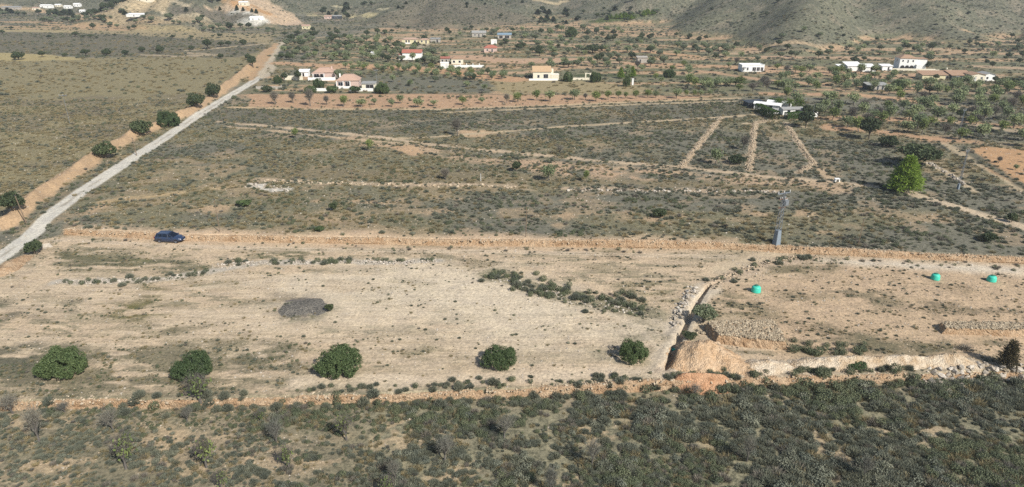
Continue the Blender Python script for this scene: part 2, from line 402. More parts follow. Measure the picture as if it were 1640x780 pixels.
for px, c, a in (
    ([(85, 400), (190, 405), (330, 420), (360, 430), (250, 438), (120, 430)], (126, 122, 94), .85), ([(180, 408), (290, 408), (300, 416), (200, 420)], (118, 118, 84), .8),
    ([(0, 556), (110, 552), (260, 552), (480, 556), (480, 600), (350, 632), (0, 634), (-100, 600)], (140, 132, 106), .8), ([(-100, 556), (120, 556), (150, 575), (60, 600), (-100, 600)], (116, 113, 94), .8),
    ([(170, 490), (240, 482), (275, 490), (260, 502), (190, 505)], (122, 117, 76), .9), ([(230, 455), (272, 462), (270, 490), (240, 480)], (132, 122, 86), .7),
    ([(25, 503), (110, 506), (60, 512)], (122, 116, 98), .8), ([(0, 480), (20, 488), (0, 500), (-40, 490)], (112, 112, 90), .8), ([(65, 480), (130, 482), (110, 492), (70, 490)], (128, 124, 98), .7),
    ([(360, 405), (480, 403), (530, 412), (430, 416)], (122, 120, 90), .8), ([(640, 400), (700, 404), (690, 412), (640, 408)], (142, 132, 104), .6), ([(720, 415), (790, 420), (770, 428)], (138, 128, 102), .6),
    ([(250, 520), (330, 522), (300, 540), (260, 534)], (134, 126, 98), .65), ([(270, 535), (400, 540), (390, 556), (260, 552)], (128, 122, 90), .6), ([(400, 555), (460, 555), (440, 580), (400, 585)], (122, 118, 94), .7),
    ([(640, 565), (690, 560), (700, 572), (650, 576)], (134, 128, 96), .6), ([(560, 470), (640, 462), (720, 470), (640, 490), (570, 486)], (168, 156, 126), .6), ([(580, 440), (680, 445), (690, 462), (600, 458)], (172, 160, 130), .6),
    ([(950, 425), (1080, 455), (1100, 480), (1050, 500), (1000, 470)], (152, 142, 108), .6), ([(980, 520), (1060, 512), (1060, 535), (1000, 535)], (150, 142, 116), .6), ([(920, 405), (1010, 400), (1020, 410), (940, 415)], (164, 144, 114), .6),
    ([(1140, 470), (1230, 490), (1240, 506), (1150, 506)], (134, 126, 98), .7), ([(1215, 425), (1340, 428), (1330, 440), (1240, 442)], (142, 130, 102), .8), ([(1290, 418), (1360, 424), (1340, 432), (1290, 430)], (148, 134, 106), .7),
    ([(1230, 468), (1320, 478), (1300, 486), (1232, 478)], (146, 134, 106), .7), ([(1340, 450), (1420, 470), (1440, 500), (1390, 510), (1340, 480)], (140, 130, 104), .65), ([(1410, 440), (1540, 455), (1560, 470), (1430, 452)], (160, 140, 112), .6),
    ([(1480, 485), (1640, 495), (1640, 508), (1500, 508)], (134, 122, 98), .65), ([(1265, 540), (1380, 552), (1420, 562), (1300, 566), (1265, 560)], (112, 110, 84), .85), ([(1380, 540), (1510, 545), (1540, 562), (1400, 565)], (124, 118, 92), .8),
    ([(1330, 530), (1410, 535), (1400, 546), (1340, 545)], (134, 124, 98), .7), ([(1560, 540), (1640, 545), (1640, 590), (1560, 590)], (140, 130, 104), .7), ([(1250, 500), (1330, 520), (1330, 540), (1270, 535)], (172, 150, 122), .6)):
    poly(px, c, .75, .35, 2.0, 3.0, 4, alpha=min(1, a + .1), patch=(4, 1.4, .34, .54))
poly([(443, 497), (456, 481), (490, 474), (515, 480), (528, 496), (500, 508), (455, 506)], (112, 107, 104), .06, .2, .4, .6, 2)
line([(470, 508), (505, 507), (530, 495)], 2.0, (132, 128, 96), .6, .3, 1.0, 1.2, 1.5, patch=(1.2, 1.0, .35, .55))
poly([(425, 497), (450, 474), (495, 468), (530, 476), (545, 498), (505, 514), (450, 511)], (136, 128, 112), .4, .3, 2, 2.0, 2, alpha=.7, patch=(1.5, .9, .36, .56))
poly([(380, 450), (560, 430), (720, 428), (860, 462), (1000, 508), (1010, 560), (760, 545), (520, 520), (400, 480)], (236, 219, 190), .08, .4, 8, 9, 9, streak=.35, alpha=.8, patch=(12, 3.0, .30, .56))
line([(480, 614), (620, 612), (760, 606), (960, 599), (1060, 593)], 2.6, (234, 214, 184), .04, .4, 1, 1.2, 3, alpha=.8)
# stony strips
line([(90, 452), (180, 450), (260, 447), (330, 435), (420, 421), (520, 419), (640, 421), (700, 417)], 1.6, (206, 196, 178), .2, .2, .6, .8, 2)
line([(790, 440), (860, 462), (940, 482), (1040, 500)], 4.0, (168, 158, 130), .6, .1, 1, 1.5, 3)
line([(1060, 592), (1082, 556), (1094, 528), (1108, 500), (1120, 478), (1134, 460)], 3.4, (222, 206, 180), .05, .1, .8, 1.0, 2.5)
line([(1134, 458), (1180, 437), (1240, 420), (1300, 413)], 2.4, (208, 186, 158), .3, .1, .8, 1.0, 2.5)
line([(1150, 432), (1210, 412), (1235, 405)], 2.4, (216, 196, 164), .05, .3, .8, 1.0, 2.5)
poly([(1030, 600), (1090, 560), (1120, 555), (1200, 580), (1340, 590), (1560, 583), (1560, 592), (1200, 603), (1060, 608)], (222, 201, 172), .08, .3, 1, 1.5, 4)
for k in (0, 3.2):
    line([(90, 382 + k), (160, 386 + k), (290, 393 + k), (480, 398 + k), (760, 401 + k), (1000, 406 + k), (1180, 410 + k)], .45, (232, 212, 184), .02, .3, .3, .3, 2, alpha=.7)
    line([(40, 395 + k), (90, 384 + k)], .45, (232, 212, 184), .02, .3, .3, .3, 2, alpha=.7)
    line([(1040, 598 + k * 1.5), (1060, 560 + k), (1020, 520 + k), (900, 470), (700, 440 + k), (500, 440 + k), (300, 462 + k)], .4, (228, 210, 182), .05, .3, .4, .4, 2, alpha=.5)
line([(1200, 593), (1300, 592), (1450, 590), (1560, 585)], 1.1, (116, 112, 86), .5, .1, .4, .5, 2)
# -- lower field in front of the stone wall
LOW = list(FRONT_PX) + [(1900, 900), (-300, 900)]
LOWW = [flat(*p, -1.1) for p in LOW]
def poly_w(P, col, **k):
    ZONES.append(dict(t='p', P=P, col=alb(col), veg=k['veg'], dry=k['dry'], soft=.4, jit=.3, js=2, a=1.0, patch=None, bb=_bb(P, 2), s=len(ZONES), streak=0))
_lw = [(x, y - 0.15) for x, y in FRONT] + [(130, 20), (-130, 20)]
poly_w(_lw, (172, 158, 130), veg=.85, dry=.22)
poly([(560, 640), (1640, 600), (1900, 600), (1900, 860), (900, 860), (620, 760)], (158, 152, 124), .97, .18, 3, 5, 7)
poly([(0, 650), (560, 650), (640, 760), (560, 860), (-200, 860)], (150, 142, 116), .95, .3, 3, 6, 6, patch=(6, 3, .3, .6))
for a, b, c in ((80, 745, 110), (270, 700, 90), (640, 700, 90), (480, 735, 70), (700, 770, 90), (930, 690, 50), (1010, 640, 40), (330, 760, 80), (1330, 745, 60), (1130, 725, 50), (1310, 705, 40), (60, 690, 60), (850, 770, 60), (1480, 690, 70)):
    poly([(a - c, b), (a, b - 22), (a + c, b), (a, b + 22)], (204, 180, 145), .25, .4, 1.5, 3, 3, patch=(2.6, 1.7, .42, .52), alpha=.75)

tick('zones')
# ------------------------------------------------------------------ materials
def new_mat(name):
    m = bpy.data.materials.new(name); m.use_nodes = True
    n = m.node_tree; b = n.nodes['Principled BSDF']
    return m, n, b
def N(n, t, **kw):
    o = n.nodes.new(t)
    for k, v in kw.items(): setattr(o, k, v)
    return o
def mathn(n, op, a, b=None, clamp=False):
    o = N(n, 'ShaderNodeMath', operation=op); o.use_clamp = clamp
    for i, v in enumerate((a, b)):
        if v is None: continue
        if isinstance(v, (int, float)): o.inputs[i].default_value = v
        else: n.links.new(v, o.inputs[i])
    return o.outputs[0]
def mixc(n, fac, a, b, mode='MIX'):
    o = N(n, 'ShaderNodeMix', data_type='RGBA', blend_type=mode)
    for s, v in ((o.inputs[0], fac), (o.inputs[6], a), (o.inputs[7], b)):
        if isinstance(v, (int, float)): s.default_value = v
        elif isinstance(v, (tuple, list, np.ndarray)): s.default_value = (*[float(q) for q in v[:3]], 1)
        else: n.links.new(v, s)
    return o.outputs[2]
def noise(n, vec, scale, detail=4, rough=.6):
    o = N(n, 'ShaderNodeTexNoise'); o.inputs['Scale'].default_value = scale
    o.inputs['Detail'].default_value = detail; o.inputs['Roughness'].default_value = rough
    if vec is not None: n.links.new(vec, o.inputs['Vector'])
    return o.outputs[0]
def ramp(n, v, lo, hi, a=0.0, b=1.0):
    o = N(n, 'ShaderNodeMapRange'); n.links.new(v, o.inputs[0])
    for i, q in enumerate((lo, hi, a, b)): o.inputs[i + 1].default_value = q
    return o.outputs[0]

def ground_mat():
    m, n, b = new_mat('ground_soil')
    b.inputs['Roughness'].default_value = .95
    b.inputs['Specular IOR Level'].default_value = .1
    tc = N(n, 'ShaderNodeTexCoord').outputs['Object']
    ca = N(n, 'ShaderNodeAttribute', attribute_name='soil'); sa = N(n, 'ShaderNodeAttribute', attribute_name='plough')
    va = N(n, 'ShaderNodeAttribute', attribute_name='plants')
    c = ca.outputs['Color']
    fine = noise(n, tc, 2.6, 6, .7); mid = noise(n, tc, .45, 4, .6)
    c = mixc(n, 1.0, c, mixc(n, ramp(n, fine, .3, .7), (.66, .66, .66), (1.32, 1.30, 1.27)), 'MULTIPLY')
    c = mixc(n, 1.0, c, mixc(n, ramp(n, mid, .3, .7), (.86, .86, .88), (1.12, 1.11, 1.08)), 'MULTIPLY')
    mp = N(n, 'ShaderNodeMapping'); mp.inputs['Scale'].default_value = (.10, 1.5, 1); n.links.new(tc, mp.inputs[0])
    st = noise(n, mp.outputs[0], 1.0, 5, .65)
    f = mathn(n, 'MULTIPLY', sa.outputs['Fac'], ramp(n, st, .45, .62), True)
    c = mixc(n, f, c, mixc(n, 1.0, c, (.74, .73, .70), 'MULTIPLY'))
    pl = noise(n, tc, 1.7, 5, .75)
    f = mathn(n, 'MULTIPLY', mathn(n, 'ADD', mathn(n, 'MULTIPLY', va.outputs['Fac'], .75), .06), ramp(n, pl, .50, .60), True)
    c = mixc(n, f, c, alb((96, 95, 76)))
    n.links.new(c, b.inputs['Base Color'])
    bp = N(n, 'ShaderNodeBump'); bp.inputs['Strength'].default_value = .55; bp.inputs['Distance'].default_value = .25
    n.links.new(mathn(n, 'ADD', fine, mathn(n, 'MULTIPLY', st, .5)), bp.inputs['Height']); n.links.new(bp.outputs[0], b.inputs['Normal'])
    return m

def hill_mat():
    m, n, b = new_mat('hill_scrub')
    b.inputs['Roughness'].default_value = .95; b.inputs['Specular IOR Level'].default_value = .05
    tc = N(n, 'ShaderNodeTexCoord').outputs['Object']
    c = N(n, 'ShaderNodeAttribute', attribute_name='soil').outputs['Color']
    a = noise(n, tc, .55, 6, .75); d = noise(n, tc, .06, 4, .6)
    c = mixc(n, 1.0, c, mixc(n, ramp(n, a, .36, .64), (.48, .50, .49), (1.46, 1.44, 1.40)), 'MULTIPLY')
    c = mixc(n, 1.0, c, mixc(n, ramp(n, d, .3, .7), (.84, .86, .86), (1.14, 1.12, 1.08)), 'MULTIPLY')
    n.links.new(c, b.inputs['Base Color'])
    bp = N(n, 'ShaderNodeBump'); bp.inputs['Strength'].default_value = .7; bp.inputs['Distance'].default_value = 1.0
    n.links.new(a, bp.inputs['Height']); n.links.new(bp.outputs[0], b.inputs['Normal'])
    return m

def leaf_mat(name, c1, c2, trans=.25, k=.55):
    """foliage: each leaf its own shade between two greens, each plant a shade of its own"""
    m, n, b = new_mat(name)
    b.inputs['Roughness'].default_value = .7; b.inputs['Specular IOR Level'].default_value = .2
    g = N(n, 'ShaderNodeNewGeometry'); oi = N(n, 'ShaderNodeObjectInfo')
    c = mixc(n, g.outputs['Random Per Island'], alb(c1, k), alb(c2, k))
    c = mixc(n, 1.0, c, mixc(n, oi.outputs['Random'], (.74, .78, .80), (1.22, 1.18, 1.12)), 'MULTIPLY')
    n.links.new(c, b.inputs['Base Color'])
    if trans:
        t = N(n, 'ShaderNodeBsdfTranslucent'); n.links.new(c, t.inputs[0])
        mx = N(n, 'ShaderNodeMixShader'); mx.inputs[0].default_value = trans
        n.links.new(b.outputs[0], mx.inputs[1]); n.links.new(t.outputs[0], mx.inputs[2])
        n.links.new(mx.outputs[0], n.nodes['Material Output'].inputs[0])
    return m

def plain(name, c, rough=.8, var=.18, scale=3.0, metal=0.0, spec=.3, k=.68, bump=0.0):
    m, n, b = new_mat(name)
    b.inputs['Roughness'].default_value = rough; b.inputs['Metallic'].default_value = metal; b.inputs['Specular IOR Level'].default_value = spec
    tc = N(n, 'ShaderNodeTexCoord').outputs['Object']
    f = noise(n, tc, scale, 5, .65)
    cc = mixc(n, 1.0, alb(c, k), mixc(n, ramp(n, f, .3, .7), (1 - var,) * 3, (1 + var,) * 3), 'MULTIPLY')
    n.links.new(cc, b.inputs['Base Color'])
    if bump:
        bp = N(n, 'ShaderNodeBump'); bp.inputs['Strength'].default_value = bump; bp.inputs['Distance'].default_value = .1
        n.links.new(f, bp.inputs['Height']); n.links.new(bp.outputs[0], b.inputs['Normal'])
    return m

def stone_mat(name, c1, c2, k=.66):
    m, n, b = new_mat(name)
    b.inputs['Roughness'].default_value = .92; b.inputs['Specular IOR Level'].default_value = .1
    g = N(n, 'ShaderNodeNewGeometry'); tc = N(n, 'ShaderNodeTexCoord').outputs['Object']
    f = noise(n, tc, 3.5, 5, .7)
    c = mixc(n, g.outputs['Random Per Island'], alb(c1, k), alb(c2, k))
    c = mixc(n, 1.0, c, mixc(n, ramp(n, f, .3, .7), (.72, .72, .72), (1.22, 1.2, 1.17)), 'MULTIPLY')
    n.links.new(c, b.inputs['Base Color'])
    bp = N(n, 'ShaderNodeBump'); bp.inputs['Strength'].default_value = .5; bp.inputs['Distance'].default_value = .15
    n.links.new(f, bp.inputs['Height']); n.links.new(bp.outputs[0], b.inputs['Normal'])
    return m

def earth_mat(name, c1, c2, sc=.8, k=.66):
    """dug soil: two tones in patches, grit and pebbles"""
    m, n, b = new_mat(name)
    b.inputs['Roughness'].default_value = .95; b.inputs['Specular IOR Level'].default_value = .08
    tc = N(n, 'ShaderNodeTexCoord').outputs['Object']
    f = noise(n, tc, sc, 5, .65); d = noise(n, tc, 7.0, 5, .75)
    vo = N(n, 'ShaderNodeTexVoronoi'); vo.inputs['Scale'].default_value = 5.0; n.links.new(tc, vo.inputs['Vector'])
    c = mixc(n, ramp(n, f, .36, .62), alb(c1, k), alb(c2, k))
    c = mixc(n, 1.0, c, mixc(n, ramp(n, d, .3, .7), (.68, .67, .66), (1.26, 1.25, 1.23)), 'MULTIPLY')
    c = mixc(n, 1.0, c, mixc(n, ramp(n, vo.outputs['Color'], .1, .9), (.84, .83, .82), (1.14, 1.13, 1.12)), 'MULTIPLY')
    n.links.new(c, b.inputs['Base Color'])
    bp = N(n, 'ShaderNodeBump'); bp.inputs['Strength'].default_value = .8; bp.inputs['Distance'].default_value = .16
    n.links.new(mathn(n, 'SUBTRACT', d, vo.outputs['Distance']), bp.inputs['Height']); n.links.new(bp.outputs[0], b.inputs['Normal'])
    return m

M = dict(
    ground=ground_mat(), hills=hill_mat(),
    carob=leaf_mat('carob_leaf', (80, 101, 62), (130, 147, 98), .32, .62), evergreen=leaf_mat('evergreen_leaf', (70, 84, 58), (108, 120, 84), .25, .6),
    almond=leaf_mat('almond_leaf', (126, 140, 98), (168, 176, 132), .35, .74), olive=leaf_mat('olive_leaf', (110, 122, 92), (150, 158, 126), .3, .68),
    pine=leaf_mat('pine_needle', (102, 132, 48), (156, 178, 86), .36, .78), lime=leaf_mat('lime_leaf', (118, 136, 76), (158, 168, 106), .3, .64),
    scrub=leaf_mat('scrub_leaf', (110, 115, 98), (152, 153, 132), .18, .68), dkscrub=leaf_mat('dark_scrub_leaf', (94, 102, 76), (132, 138, 106), .18, .68),
    dry=leaf_mat('dry_grass_blade', (156, 144, 108), (196, 180, 138), .2), dead=leaf_mat('dead_twig', (108, 104, 94), (150, 142, 128), 0, .62),
    twig=leaf_mat('sapling_twig', (112, 110, 100), (150, 146, 132), 0, .68), burnt=leaf_mat('burnt_needle', (92, 90, 68), (136, 118, 82), .2, .66), rust=leaf_mat('dead_needle', (120, 86, 48), (150, 108, 62), .1),
    bark=plain('bark', (104, 94, 80), .95, .25, 6), greybark=plain('grey_bark', (112, 106, 98), .95, .25, 6),
    stone=stone_mat('field_stone', (184, 164, 136), (218, 200, 172)), palestone=stone_mat('pale_stone', (176, 164, 146), (220, 210, 194)),
    greystone=stone_mat('grey_rubble', (154, 139, 116), (210, 193, 164)), bank=earth_mat('earth_bank_soil', (182, 150, 116), (204, 178, 146)), fan=earth_mat('orange_spill_soil', (196, 148, 110), (214, 172, 136)),
    heap=earth_mat('heap_soil', (208, 174, 136), (222, 194, 160)), whitebank=earth_mat('pale_marl', (198, 172, 138), (232, 216, 190)), ash=earth_mat('grey_grit', (96, 95, 90), (150, 144, 132), 3.5),
    white=plain('white_render', (244, 242, 234), .85, .05, 1.0, k=.8), cream=plain('cream_render', (238, 228, 202), .85, .06, 1.0, k=.76),
    pink=plain('pink_render', (222, 194, 178), .85, .07, 1.0), yellow=plain('yellow_render', (234, 222, 178), .85, .06, 1.0),
    tile=plain('terracotta_tile', (196, 164, 142), .85, .16, 4), redtile=plain('red_tile', (184, 116, 96), .85, .14, 4), orangetile=plain('orange_tile', (214, 180, 138), .85, .12, 4),
    browntile=plain('brown_tile', (176, 144, 116), .85, .16, 4), greyroof=plain('grey_sheet', (170, 168, 160), .6, .1, 1.0), blueroof=plain('blue_sheet', (150, 172, 184), .5, .08, 1.0),
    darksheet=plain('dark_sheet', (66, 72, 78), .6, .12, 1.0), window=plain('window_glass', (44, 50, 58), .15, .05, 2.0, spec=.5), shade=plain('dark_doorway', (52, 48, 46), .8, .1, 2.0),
    solar=plain('solar_glass', (44, 52, 66), .12, .05, 2.0, spec=.5), frame=plain('white_frame', (232, 230, 224), .6, .04, 2.0),
    plaster=plain('grey_block', (190, 182, 168), .9, .12, 2.0), metal=plain('galvanised_steel', (138, 144, 148), .5, .08, 3.0, metal=.2), guard=plain('painted_steel_sheet', (142, 154, 162), .5, .08, 2.0),
    dkmetal=plain('dark_steel', (92, 96, 98), .5, .1, 3.0, metal=.3), wood=plain('weathered_wood', (134, 116, 96), .9, .2, 5), insul=plain('porcelain', (222, 220, 212), .3, .05, 3.0), rustmetal=plain('rusty_brown', (128, 92, 74), .7, .15, 4),
    carpaint=plain('dark_blue_car_paint', (50, 64, 90), .2, .04, 2.0, spec=.6, k=.7), carglass=plain('car_glass', (22, 28, 40), .06, .03, 2.0, spec=.6), tyre=plain('tyre_rubber', (40, 40, 42), .85, .1, 6), rim=plain('alloy_rim', (150, 150, 154), .35, .05, 5, metal=.6),
    lamp=plain('lamp_lens', (226, 230, 234), .12, .03, 4, spec=.6), redlamp=plain('red_lens', (150, 36, 34), .2, .05, 4), chrome=plain('chrome_trim', (190, 192, 196), .2, .03, 4, metal=.8), plastic=plain('black_plastic', (46, 46, 48), .7, .08, 5), wheelarch=plain('grey_cladding', (70, 68, 72), .7, .08, 5),
    turq=plain('turquoise_plastic', (70, 200, 172), .5, .16, 3.0, k=.78), turqlid=plain('green_lid_plastic', (62, 128, 104), .5, .08, 3.0), hose=plain('dark_hole', (44, 42, 40), .9, .1, 3.0),
    trench=plain('damp_trench_soil', (150, 122, 92), .95, .2, 3.0), hedge=leaf_mat('hedge_leaf', (54, 84, 36), (104, 134, 58)), palm=leaf_mat('palm_frond', (92, 122, 46), (136, 158, 70), .3), awning=plain('pale_canvas', (224, 226, 228), .8, .05, 2.0),
)

# ------------------------------------------------------------------ mesh building
def mesh_np(name, V, faces, mats, midx=None, smooth_=False):
    """faces: list of (n,k) integer arrays"""
    me = bpy.data.meshes.new(name)
    V = np.asarray(V, np.float32)
    me.vertices.add(len(V)); me.vertices.foreach_set('co', V.ravel())
    lv = np.concatenate([f.ravel() for f in faces]).astype(np.int32)
    ct = np.concatenate([np.full(len(f), f.shape[1], np.int32) for f in faces])
    st = np.concatenate([[0], np.cumsum(ct)[:-1]]).astype(np.int32)
    me.loops.add(len(lv)); me.loops.foreach_set('vertex_index', lv)
    me.polygons.add(len(ct)); me.polygons.foreach_set('loop_start', st)
    for m in mats: me.materials.append(m)
    if midx is not None: me.polygons.foreach_set('material_index', np.asarray(midx, np.int32))
    me.update(calc_edges=True)
    me.polygons.foreach_set('use_smooth', np.full(len(ct), bool(smooth_)))
    return me

def link(name, me, parent=None):
    o = bpy.data.objects.new(name, me); COL.objects.link(o)
    if parent: o.parent = parent
    return o
def tag(o, label=None, cat=None, group=None, kind=None):
    if label: o['label'] = label
    if cat: o['category'] = cat
    if group: o['group'] = group
    if kind: o['kind'] = kind
    return o
def thing(name, label, cat, loc, rz=0.0, group=None):
    o = bpy.data.objects.new(name, None); COL.objects.link(o)
    o.location = [float(q) for q in loc]; o.rotation_euler = (0, 0, rz); o.empty_display_size = .3
    return tag(o, label, cat, group)
def copy_tree(o, parent=None):
    c = o.copy(); COL.objects.link(c)
    if parent: c.parent = parent
    for ch in list(o.children): copy_tree(ch, c)
    return c

class MB:
    """collects boxes, tubes and panels into one mesh"""
    def __init__(s): s.V = []; s.Q = []; s.T = []; s.qm = []; s.n = 0
    def add(s, V, Q=None, T=None):
        V = np.asarray(V, float); b = s.n; s.V.append(V); s.n += len(V)
        if Q is not None and len(Q): s.Q.append(np.asarray(Q) + b)
        if T is not None and len(T): s.T.append(np.asarray(T) + b)
        return s
    def box(s, c, d, rz=0.0):
        x, y, z = [q / 2 for q in d]
        V = np.array([(-x, -y, -z), (x, -y, -z), (x, y, -z), (-x, y, -z), (-x, -y, z), (x, -y, z), (x, y, z), (-x, y, z)])
        if rz:
            ca, sa = math.cos(rz), math.sin(rz); V = np.stack([V[:, 0] * ca - V[:, 1] * sa, V[:, 0] * sa + V[:, 1] * ca, V[:, 2]], 1)
        return s.add(V + np.array(c), [(0, 3, 2, 1), (4, 5, 6, 7), (0, 1, 5, 4), (1, 2, 6, 5), (2, 3, 7, 6), (3, 0, 4, 7)])
    def hexa(s, V): return s.add(V, [(0, 3, 2, 1), (4, 5, 6, 7), (0, 1, 5, 4), (1, 2, 6, 5), (2, 3, 7, 6), (3, 0, 4, 7)])
    def tube(s, p, q, r0, r1=None, n=6, cap=True):
        r1 = r0 if r1 is None else r1
        p, q = np.array(p, float), np.array(q, float); a = q - p; L = np.linalg.norm(a)
        if L < 1e-6: return s
        a /= L; u = np.cross(a, (0, 0, 1) if abs(a[2]) < .9 else (1, 0, 0)); u /= np.linalg.norm(u); v = np.cross(a, u)
        t = np.arange(n) * 2 * math.pi / n; c = np.cos(t)[:, None] * u + np.sin(t)[:, None] * v
        V = np.concatenate([p + c * r0, q + c * r1, [q]]); i = np.arange(n); j = (i + 1) % n
        return s.add(V, np.stack([i, j, j + n, i + n], 1), np.stack([i + n, j + n, np.full(n, 2 * n)], 1) if cap else None)
    def lathe(s, prof, n=24, c=(0, 0, 0)):
        t = np.arange(n) * 2 * math.pi / n; V = []
        for r, z in prof: V.append(np.stack([np.cos(t) * r, np.sin(t) * r, np.full(n, z)], 1))
        V = np.concatenate(V) + np.array(c); Q = []
        i = np.arange(n); j = (i + 1) % n
        for k in range(len(prof) - 1): Q.append(np.stack([i + k * n, j + k * n, j + (k + 1) * n, i + (k + 1) * n], 1))
        return s.add(V, np.concatenate(Q))
    def extrude_x(s, prof, x0, x1):
        """closed outline in (y,z), from x0 to x1 (convex outline)"""
        n = len(prof); V = [(x0, y, z) for y, z in prof] + [(x1, y, z) for y, z in prof]
        i = np.arange(n); j = (i + 1) % n
        s.add(V, np.stack([i, j, j + n, i + n], 1), [(0, k + 1, k) for k in range(1, n - 1)] + [(n, n + k, n + k + 1) for k in range(1, n - 1)])
        return s
    def mesh(s, name, mat, smooth_=False):
        f = []
        if s.Q: f.append(np.concatenate(s.Q))
        if s.T: f.append(np.concatenate(s.T))
        return mesh_np(name, np.concatenate(s.V), f, [mat], None, smooth_)
    def build(s, name, mat, parent=None, smooth_=False): return link(name, s.mesh(name, mat or M['white'], smooth_), parent)

# ------------------------------------------------------------------ the terrain: one sheet of ground, hills rising from it
def terrain():
    half = math.degrees(math.atan(W / 2 / (F * math.cos(PITCH))))
    az = np.concatenate([np.arange(-80, -46, 2.0), np.arange(-46, 46.01, 0.088), np.arange(48, 81, 2.0)])
    dep = np.radians(np.concatenate([np.arange(50, 2.75, -0.05)]))
    r = CZ / np.tan(dep)
    r = np.concatenate([[4, 12, 20, 28], r[r > 31], np.geomspace(925, 3200, 60)])
    A, R = np.meshgrid(np.radians(az), r)
    # the rows follow constant distance ahead in the picture, so that steps stay sharp
    X = (R * np.tan(np.clip(A, -1.2, 1.2)) * np.cos(np.clip(np.abs(A) - 0.8, 0, 1))).ravel(); Y = R.ravel()
    Z = height(X, Y)
    nr, nc = R.shape
    tick('h')
    col, veg, dry, stk = ground_at(X, Y)
    tick('col')
    i = np.arange(nr * nc).reshape(nr, nc)
    Q = np.stack([i[:-1, :-1].ravel(), i[:-1, 1:].ravel(), i[1:, 1:].ravel(), i[1:, :-1].ravel()], 1)
    hz = hills_h(X, Y)
    isH = hz[Q].min(1) > 0.5
    V = np.stack([X, Y, Z], 1)
    for name, sel, mat in (('ground', ~isH, M['ground']), ('hills', isH, M['hills'])):
        q = Q[sel]
        used = np.unique(q); mp = np.full(len(V), -1); mp[used] = np.arange(len(used))
        me = mesh_np(name, V[used], [mp[q]], [mat], None, True)
        a = me.attributes.new('soil', 'FLOAT_COLOR', 'POINT'); a.data.foreach_set('color', np.concatenate([col[used], np.ones((len(used), 1))], 1).astype(np.float32).ravel())
        a = me.attributes.new('plants', 'FLOAT', 'POINT'); a.data.foreach_set('value', veg[used].astype(np.float32))
        a = me.attributes.new('plough', 'FLOAT', 'POINT'); a.data.foreach_set('value', stk[used].astype(np.float32))
        tag(link(name, me), kind='structure')
terrain()
tick('terrain')
def ground_z(x, y): return float(height(np.array([x]), np.array([y]))[0])

# ------------------------------------------------------------------ plants
def unit(v): return v / np.maximum(np.linalg.norm(v, axis=1, keepdims=True), 1e-9)
def quads(C, Nn, su, sv, g):
    n = len(C)
    Nn = unit(Nn); r = unit(g.normal(size=(n, 3)))
    u = unit(np.cross(Nn, r)); v = np.cross(Nn, u)
    su = np.broadcast_to(su, (n,))[:, None]; sv = np.broadcast_to(sv, (n,))[:, None]
    V = np.stack([C - u * su - v * sv * .3, C - v * sv, C + u * su + v * sv * .3, C + v * sv], 1).reshape(-1, 3)
    return V, np.arange(4 * n).reshape(n, 4)
def blades(B, D, L, w, g):
    """long thin quads from B along D"""
    n = len(B); D = unit(D); s = unit(np.cross(D, unit(g.normal(size=(n, 3)))))
    L = np.broadcast_to(L, (n,))[:, None]; w = np.broadcast_to(w, (n,))[:, None]
    V = np.stack([B - s * w, B + s * w, B + D * L + s * w * .35, B + D * L - s * w * .35], 1).reshape(-1, 3)
    return V, np.arange(4 * n).reshape(n, 4)
def cat_geo(*parts):
    V, Q, b = [], [], 0
    for v, q in parts: V.append(v); Q.append(q + b); b += len(v)
    return np.concatenate(V), np.concatenate(Q)
def lobes_cloud(lobes, n, size, g, outward=.45, inner=.72, zmin=.05):
    L = np.array(lobes, float); w = (L[:, 3] * L[:, 4]); w /= w.sum()
    k = g.choice(len(L), n * 2, p=w)
    d = unit(g.normal(size=(n * 2, 3))); rr = inner + (1 - inner) * g.random(n * 2) ** .6
    rr *= 1 + .10 * g.normal(size=n * 2)
    C = L[k, :3] + d * L[k][:, [3, 3, 4]] * rr[:, None]
    ok = C[:, 2] > zmin
    for i, l in enumerate(L):                      # leave the inside of a crown empty
        q = ((C - l[:3]) / l[[3, 3, 4]]); ok &= ~((np.linalg.norm(q, axis=1) < inner * .82) & (k != i))
    C, d = C[ok][:n], d[ok][:n]
    return quads(C, d * outward + unit(g.normal(size=C.shape)) * (1 - outward), size * (.7 + .6 * g.random(len(C))), size * .5 * (.7 + .6 * g.random(len(C))), g)

_ico_v = None
def ico():
    t = (1 + 5 ** .5) / 2
    V = np.array([(-1, t, 0), (1, t, 0), (-1, -t, 0), (1, -t, 0), (0, -1, t), (0, 1, t), (0, -1, -t), (0, 1, -t), (t, 0, -1), (t, 0, 1), (-t, 0, -1), (-t, 0, 1)]) / math.hypot(1, t)
    T = np.array([(0, 11, 5), (0, 5, 1), (0, 1, 7), (0, 7, 10), (0, 10, 11), (1, 5, 9), (5, 11, 4), (11, 10, 2), (10, 7, 6), (7, 1, 8), (3, 9, 4), (3, 4, 2), (3, 2, 6), (3, 6, 8), (3, 8, 9), (4, 9, 5), (2, 4, 11), (6, 2, 10), (8, 6, 7), (9, 8, 1)])
    return V, T
def stones(P, size, g, flatz=.7):
    V, T = ico(); n = len(P); size = np.broadcast_to(size, (n,))
    a = g.random(n) * 6.283; c, s_ = np.cos(a)[:, None], np.sin(a)[:, None]
    W_ = V[None] * (1 + .28 * g.normal(size=(n, 12, 1))) * size[:, None, None] * (.75 + .5 * g.random((n, 1, 3))) * np.array([1, .85, flatz])
    X = W_[:, :, 0] * c - W_[:, :, 1] * s_; Y = W_[:, :, 0] * s_ + W_[:, :, 1] * c
    W_ = np.stack([X, Y, W_[:, :, 2]], 2) + np.asarray(P)[:, None]
    return W_.reshape(-1, 3), (T[None] + 12 * np.arange(n)[:, None, None]).reshape(-1, 3)
KIND = {}
